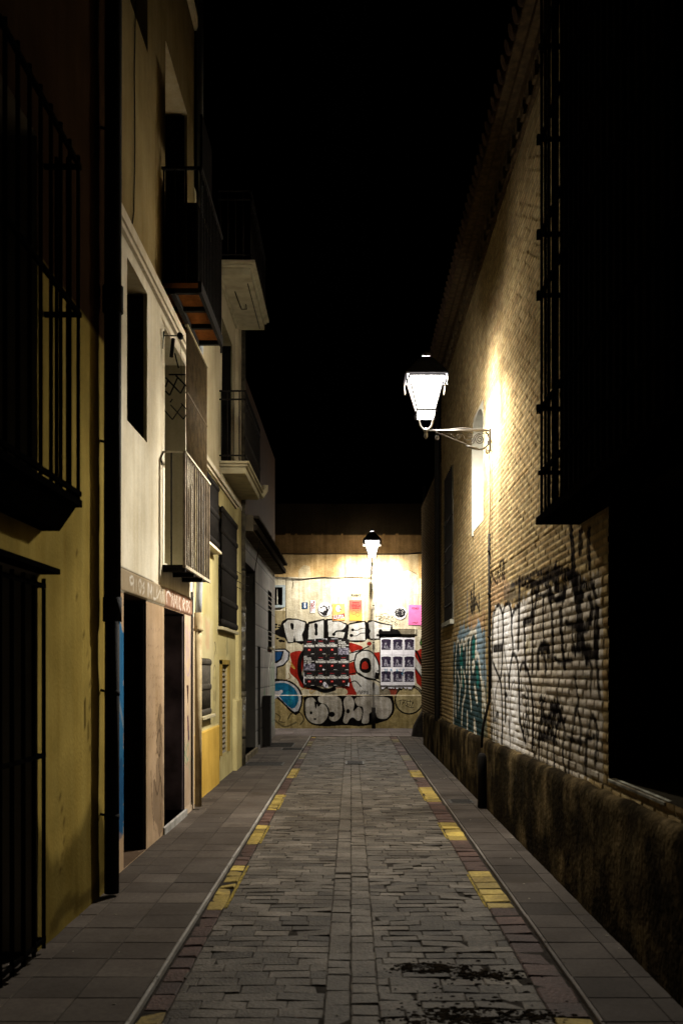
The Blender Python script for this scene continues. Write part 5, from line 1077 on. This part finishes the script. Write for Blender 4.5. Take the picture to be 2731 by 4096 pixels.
gr.build('bay_grille', 'iron_near', Cb)
MB().box(BXR-.03, RX+.02, 3.5, 7.09, 2.64, 2.69).box(BXR+.03, RX+.02, 3.5, 7.05, 2.69, 2.75).build('bay_floor', 'iron_near', Cb)
MB().box(BXR-.02, RX+.02, 3.5, 7.07, 6.5, 6.56).build('bay_roof', 'iron_near', Cb)
MB().box(BXR+.05, BXR+.08, 3.6, 6.55, 2.75, 6.45).build('bay_shutter', 'dark', Cb)
MB().prism([(RX-.012, .925), (RX+.028, .934), (RX+.028, .91), (RX-.012, .91)], 5.15, 6.28).build('window_sill', surf('worn_sill', (.26, .25, .2), (.1, .09, .07), 9, .9, .3, 60), Cb)
# plinth: battered strip with a rounded top that sinks along the alley
def ptop(y): return .86-.0085*(y-5)
pm = MB(); prof = [(1.548, 0), (1.545, .3), (1.552, .9), (1.562, .965), (1.585, .995), (1.625, 1.0), (1.66, 1.0)]; ys_ = lines(3.4, 21.6, .06); random.seed(12)
nz = vnoise(ys_, ys_*0, .3, 1, 14, 4); 
rowsv = []
for j, y in enumerate(ys_):
    off = 0 if y < 14 else (y-14)*.022
    for i, (x, f) in enumerate(prof):
        ww = (nz[j]-.5)*(.03 if i > 1 else .008)+random.uniform(-.003, .003); pm.v.append((x+off*0+ww*.6, y, ptop(y)*f+(ww if i > 1 else 0)))
k = len(prof)
for j in range(len(ys_)-1):
    for i in range(k-1): a = j*k+i; pm.f.append((a, a+1, a+k+1, a+k)); pm.sm.append(True)
e = (len(ys_)-1)*k; pm.f.append(tuple(range(e, e+k))); pm.sm.append(False)
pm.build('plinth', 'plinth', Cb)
tg = MB(); random.seed(21)
for i in range(34):
    y = random.uniform(8.5, 15.5); z = random.uniform(.2, .6); n_ = len(tg.v); w_ = random.uniform(.005, .012); h_ = random.uniform(.05, .2); dx = random.uniform(-.1, .1)
    tg.quad((1.5405, y, z), (1.5405, y+w_, z), (1.5405, y+w_+dx, z+h_), (1.5405, y+dx, z+h_))
tg.build('marker_scrawl', 'ink', Cb)
# dentils, cornice and eave
cn = MB(); cn.box(RX-.05, RX+.3, 3.4, 18.05, 6.93, 7.0); cn.box(RX-.12, RX+.3, 3.4, 18.1, 7.0, 7.07); cn.box(RX-.2, RX+.3, 3.4, 18.15, 7.07, 7.12)
y = 3.45
while y < 18: cn.box(RX-.055, RX+.01, y, y+.14, 6.70, 6.83); y += .30
cn.box(RX-.03, RX+.01, 3.4, 18.02, 6.64, 6.70); cn.box(RX-.06, RX+.01, 3.4, 18.02, 6.83, 6.93)
cn.build('cornice', surf('cornice_brick', (.05, .033, .016), (.025, .017, .01), 12, .9, .8, 40, .01), Cb)
rt = MB(); y = 3.4
while y < 18.1: rt.tube([(RX-.24, y, 7.15), (RX+.8, y, 7.5)], .07, 8); y += .22
rt.build('roof_tiles', surf('roof_clay', (.04, .024, .015), (.02, .013, .009), 12, .9, .4, 40), Cb)
# far brick building on the right
F = empty('building', (1.75, 21, 0), 'dim narrow brick building beyond the church at the far right', 'building')
zz = np.unique(np.concatenate([np.arange(0, 5.6, .062)+q for q in (.002, .012, .02, .05)])); cv = Canvas(lines(18.0, 24.6, .04), zz, (.06, .042, .022))
row = np.floor(cv.V/.062).astype(int); inrow = cv.V-row*.062; uu = cv.U+(row % 2)*.13; bi = np.floor(uu/.26).astype(int); mort = (inrow < .014) | (uu-bi*.26 < .02)
cv.c *= (.7+.5*rb[row % 400, bi % 211])[..., None]; cv.h = np.where(mort, -.006, .006)+0*cv.U; cv.c[mort] = (.2, .16, .11)
cv.build('brick_wall', 'attr_brick', right(1.72), [], F)
MB().box(1.735, 9, 18.0, 24.6, 0, 5.6).build('walls', 'dark', F)
dpf = empty('drainpipe', (1.76, 24.6, 0), 'thin black downpipe on the far right corner of the alley', 'drainpipe')
MB().tube([(1.80, 24.75, .02), (1.80, 24.75, 6.2)], .036, 10).build('pipe', 'pipe_dark', dpf); MB().tube([(1.80, 24.75, 2.5), (1.80, 24.75, 2.62)], .055, 10).build('collar', 'pipe_dark', dpf)
dpg = empty('drainpipe', (1.57, 18.1, 0), 'thick dark downpipe where the church meets the dim brick building', 'drainpipe')
MB().tube([(1.555, 18.15, .7), (1.555, 18.15, 6.9)], .05, 12).build('pipe', 'pipe_dark', dpg); MB().tube([(1.555, 18.15, 3.0), (1.555, 18.15, 3.1)], .062, 12).build('collar', 'pipe_dark', dpg)
# guard stone at the far corner
gs = MB(); gs.v = []
ring = [(0, .30, .20), (.25, .27, .18), (.5, .17, .14), (.68, .09, .10), (.74, .03, .04)]
for z, rx_, ry_ in ring:
    for k in range(12): a = 6.283*k/12; gs.v.append((1.80-max(0, rx_*(1)) * (0.5-.5*math.cos(a))*1.35+.06, 24.3+ry_*math.sin(a), z+.03))
for i in range(len(ring)-1):
    for k in range(12): a = i*12+k; b = i*12+(k+1) % 12; gs.f.append((a, b, b+12, a+12)); gs.sm.append(True)
gs.f.append(tuple(range((len(ring)-1)*12, len(ring)*12))); gs.sm.append(False)
gs.build('guard_stone', 'guard', label='dark sloping guard stone at the foot of the far right corner', cat='guard stone')

# ================================================================== STREET LAMPS (arm runs from the wall at x=0 towards -x; the lantern stands at x=-0.75)
LH = 4.37
def make_lamp(label):
    t = empty('street_lamp', (0, 0, 0), label, 'street lamp', 'wall lanterns on scrolled iron brackets'); t['_local'] = 1
    ax = -.745
    ln = bpy.data.objects.new('lantern', None); COL.objects.link(ln); ln.parent = t; ln.location = (ax, 0, 0); ln.rotation_euler = (0, 0, R(0)); ln['_local'] = 1
    def part(mb, name, m, par=t, **k): o = mb.build(name, m); o.parent = par; return o
    # hood with eave skirts, chimney cap and finial
    h = MB(); e = .245; zE = .60
    for i in range(4):
        a = math.pi/2*i; ca, sa = math.cos(a), math.sin(a)
        def rp(x, y, z): return (x*ca-y*sa, x*sa+y*ca, z)
        h.quad(rp(-e, -e, zE), rp(e, -e, zE), rp(.09, -.09, .80), rp(-.09, -.09, .80)); h.quad(rp(-.09, -.09, .80), rp(.09, -.09, .80), rp(.05, -.05, .84), rp(-.05, -.05, .84))
        h.quad(rp(-e, -e, zE), rp(e, -e, zE), rp(e-.02, -e+.02, zE-.012), rp(-e+.02, -e+.02, zE-.012))
    h.quad((-.05, -.05, .84), (.05, -.05, .84), (.05, .05, .84), (-.05, .05, .84))
    h.tube([(0, 0, .82), (0, 0, .86), (0, 0, .865), (0, 0, .885), (0, 0, .90), (0, 0, .93)], [.045, .05, .062, .055, .02, .004], 12)
    part(h, 'hood', 'hood', ln)
    for sx in (-1, 1):
        for sy in (-1, 1):   # corner lappets
            x, y = sx*.243, sy*.243; sk = MB(); n0 = 0
            sk.prism([(x, zE), (x-sx*.010, zE), (x-sx*.022, zE-.125), (x-sx*.012, zE-.13)], y, y-sy*.055)
            part(sk, 'eave_lappet', 'lappet', ln)
    # frame bars of the tapered glass body
    gt, gb, z1, z0 = .205, .108, .585, .215; f = MB()
    for sx in (-1, 1):
        for sy in (-1, 1): f.tube([(sx*gt, sy*gt, z1), (sx*gb, sy*gb, z0)], .008, 6)
    for q, z in ((gt, z1), (gb, z0)):
        for s_ in (-1, 1): f.box(-q, q, s_*q-.007, s_*q+.007, z-.008, z+.008); f.box(s_*q-.007, s_*q+.007, -q, q, z-.008, z+.008)
    for sx in (-1, 1):
        for sy in (-1, 1): f.tube([(sx*gb, sy*gb, z0), (sx*(gb+.012), sy*(gb+.012), z0-.05), (sx*(gb+.004), sy*(gb+.004), z0-.075)], [.009, .011, .005], 6)
    part(f, 'frame', 'lampframe', ln)
    for i in range(4):
        a = math.pi/2*i; ca, sa = math.cos(a), math.sin(a); p = MB(); q = .004
        def rp(x, y, z): return (x*ca-y*sa, x*sa+y*ca, z)
        p.quad(rp(-gt+.01, -gt+q, z1-.008), rp(gt-.01, -gt+q, z1-.008), rp(gb-.01, -gb+q, z0+.008), rp(-gb+.01, -gb+q, z0+.008)); part(p, 'glass_pane', 'pane', ln)
    c = MB(); c.frustum(.15, .092, z0-.008, .100); part(c, 'collar', 'pane', ln)
    # yoke: two curved arms down to the knob
    y_ = MB()
    for s_ in (-1, 1): y_.tube([(s_*.075, 0, .155), (s_*.078, 0, .11), (s_*.065, 0, .055), (s_*.035, 0, .02), (0, 0, 0)], .011, 8); pass
    y_.tube([(0, 0, .03), (0, 0, .0), (0, 0, -.01), (0, 0, -.06), (0, 0, -.07), (0, 0, -.10)], [.012, .034, .024, .024, .026, .003], 6)
    part(y_, 'yoke', 'lampmetal', ln)
    # bracket: arm, strut, scrolls
    b = MB(); b.tube([(-.02, 0, 0), (-.73, 0, 0)], .012, 8)
    def m_(x, y): return ((x-1190)*.001, 0, (1095-y)*.001)
    b.tube([m_(x, y) for x, y in spline([(560, 1112), (700, 1170), (820, 1220), (900, 1252), (950, 1280), (1010, 1303), (1060, 1310), (1120, 1295), (1160, 1250), (1172, 1190), (1160, 1140), (1130, 1115)], 4)], .011, 8)
    b.tube([m_(x, y) for x, y in ((905, 1268), (950, 1280), (1000, 1297), (1045, 1305))], [.008, .018, .016, .014], 8)
    part(b, 'bracket_arm', 'lampmetal')
    s_ = MB()
    def spiral(cx, cy, r0, turns, start, sgn=1, rr=.006):
        n = int(14*turns); s_.tube([m_(cx+(r0*(1-.86*i/n))*math.cos(start+sgn*6.283*turns*i/n), cy+(r0*(1-.86*i/n))*math.sin(start+sgn*6.283*turns*i/n)) for i in range(n+1)], rr, 6)
    spiral(1066, 1196, 58, 2.2, -1.2, -1, .007); spiral(945, 1150, 32, 1.8, .6, -1); spiral(820, 1160, 28, 1.8, .6, -1); spiral(738, 1142, 18, 1.5, .6, -1, .005); spiral(570, 1178, 28, 1.8, -2, 1, .006); spiral(1153, 1335, 28, 1.8, -.6, 1, .006)
    s_.tube([m_(x, y) for x, y in spline([(975, 1150), (960, 1195), (900, 1200), (880, 1160), (850, 1140), (840, 1170), (800, 1190), (760, 1165), (745, 1150), (700, 1125), (680, 1140)], 3)], .006, 6)
    s_.tube([m_(x, y) for x, y in spline([(1010, 1180), (990, 1240), (950, 1245), (980, 1205), (1010, 1150), (1060, 1125), (1110, 1130)], 3)], .006, 6)
    s_.tube([m_(1130, 1285), m_(1140, 1310), m_(1135, 1330)], .006, 6)
    part(s_, 'scrollwork', 'lampmetal')
    w_ = MB(); w_.box(-.02, .0, -.035, .035, -.24, .02); w_.tube([m_(1180, 1220), m_(1150, 1220)], .014, 8); part(w_, 'wall_plate', 'lampmetal')
    cb_ = MB(); cb_.tube([m_(x, y) for x, y in spline([(480, 1060), (530, 1085), (600, 1092), (700, 1085), (800, 1072), (900, 1068), (1000, 1078), (1100, 1080), (1180, 1090)], 3)], .005, 6); part(cb_, 'feed_cable', 'lampmetal')
    return t
lamp = make_lamp('lit wall lantern on a scrolled arm projecting from the brick church')
def copy_tree(o, parent=None):
    c = o.copy(); COL.objects.link(c); c.parent = parent
    for ch in list(o.children): copy_tree(ch, c)
    return c
lamp.location = (1.60, 11.5, LH)
lamp2 = copy_tree(lamp); lamp2['label'] = 'lit wall lantern hanging over the posters on the end wall of the alley'
ext = MB().tube([(0, 0, 0), (.47, 0, 0)], .013, 8).box(.455, .475, -.04, .04, -.06, .06).build('arm_extension', 'lampmetal'); ext.parent = lamp2
lamp2.location = (.552, 27.50, 4.50); lamp2.rotation_euler = (0, 0, R(90))
def bulb(t, x, y, z, p):
    l = bpy.data.lights.new('bulb', 'POINT'); l.energy = p; l.color = LAMP_COLOR; l.shadow_soft_size = .045
    o = bpy.data.objects.new('bulb', l); COL.objects.link(o); o.location = (x, y, z); return o
def glow(x, y, z, p):
    l = bpy.data.lights.new('pane_glow', 'POINT'); l.energy = p; l.color = LAMP_COLOR; l.shadow_soft_size = .14
    o = bpy.data.objects.new('pane_glow', l); COL.objects.link(o); o.location = (x, y, z); return o
glow(1.60-.745, 11.5, LH+.40, GLOW_POWER); glow(.552, 27.50-.745, 4.50+.40, GLOW_POWER*.5)
bulb(lamp, 1.60-.745, 11.5, LH+.66, LAMP_POWER)
bulb(lamp2, .552, 27.50-.745, 4.50+.66, LAMP_POWER*.92)
# conduit feeding the near lamp
cd = empty('conduit', (1.53, 11.6, 0), 'black conduit climbing the brick wall below the near lamp', 'conduit')
MB().tube([(1.50, 11.55, .72), (1.515, 11.55, .95), (1.53, 11.55, 1.02), (1.595, 11.6, 1.25), (1.60, 11.6, 1.5), (1.60, 11.62, 3.2)], .016, 8).build('tube', 'pipe_dark', cd)
MB().tube([(1.50, 11.5, .035), (1.50, 11.5, .62), (1.50, 11.5, .66)], [.052, .052, .03], 12).build('guard_tube', 'pipe_dark', cd)
c_ = MB(); [c_.tube([(1.60, 11.61, z-.012), (1.60, 11.61, z+.012)], .024, 8) for z in (1.55, 2.0, 2.5, 3.0)]; c_.build('clamp', 'iron', cd)
wp = [(1.602, 11.62, 3.18), (1.60, 11.58, 3.35), (1.60, 11.52, 3.6), (1.60, 11.6, 3.75), (1.60, 11.55, 3.9), (1.60, 11.62, 4.1), (1.60, 11.6, 4.3)]
MB().tube(wp, .005, 6).build('wire', surf('brown_wire', (.12, .05, .03), (.08, .03, .02), 9, .6, 0), cd)
print('scene built')
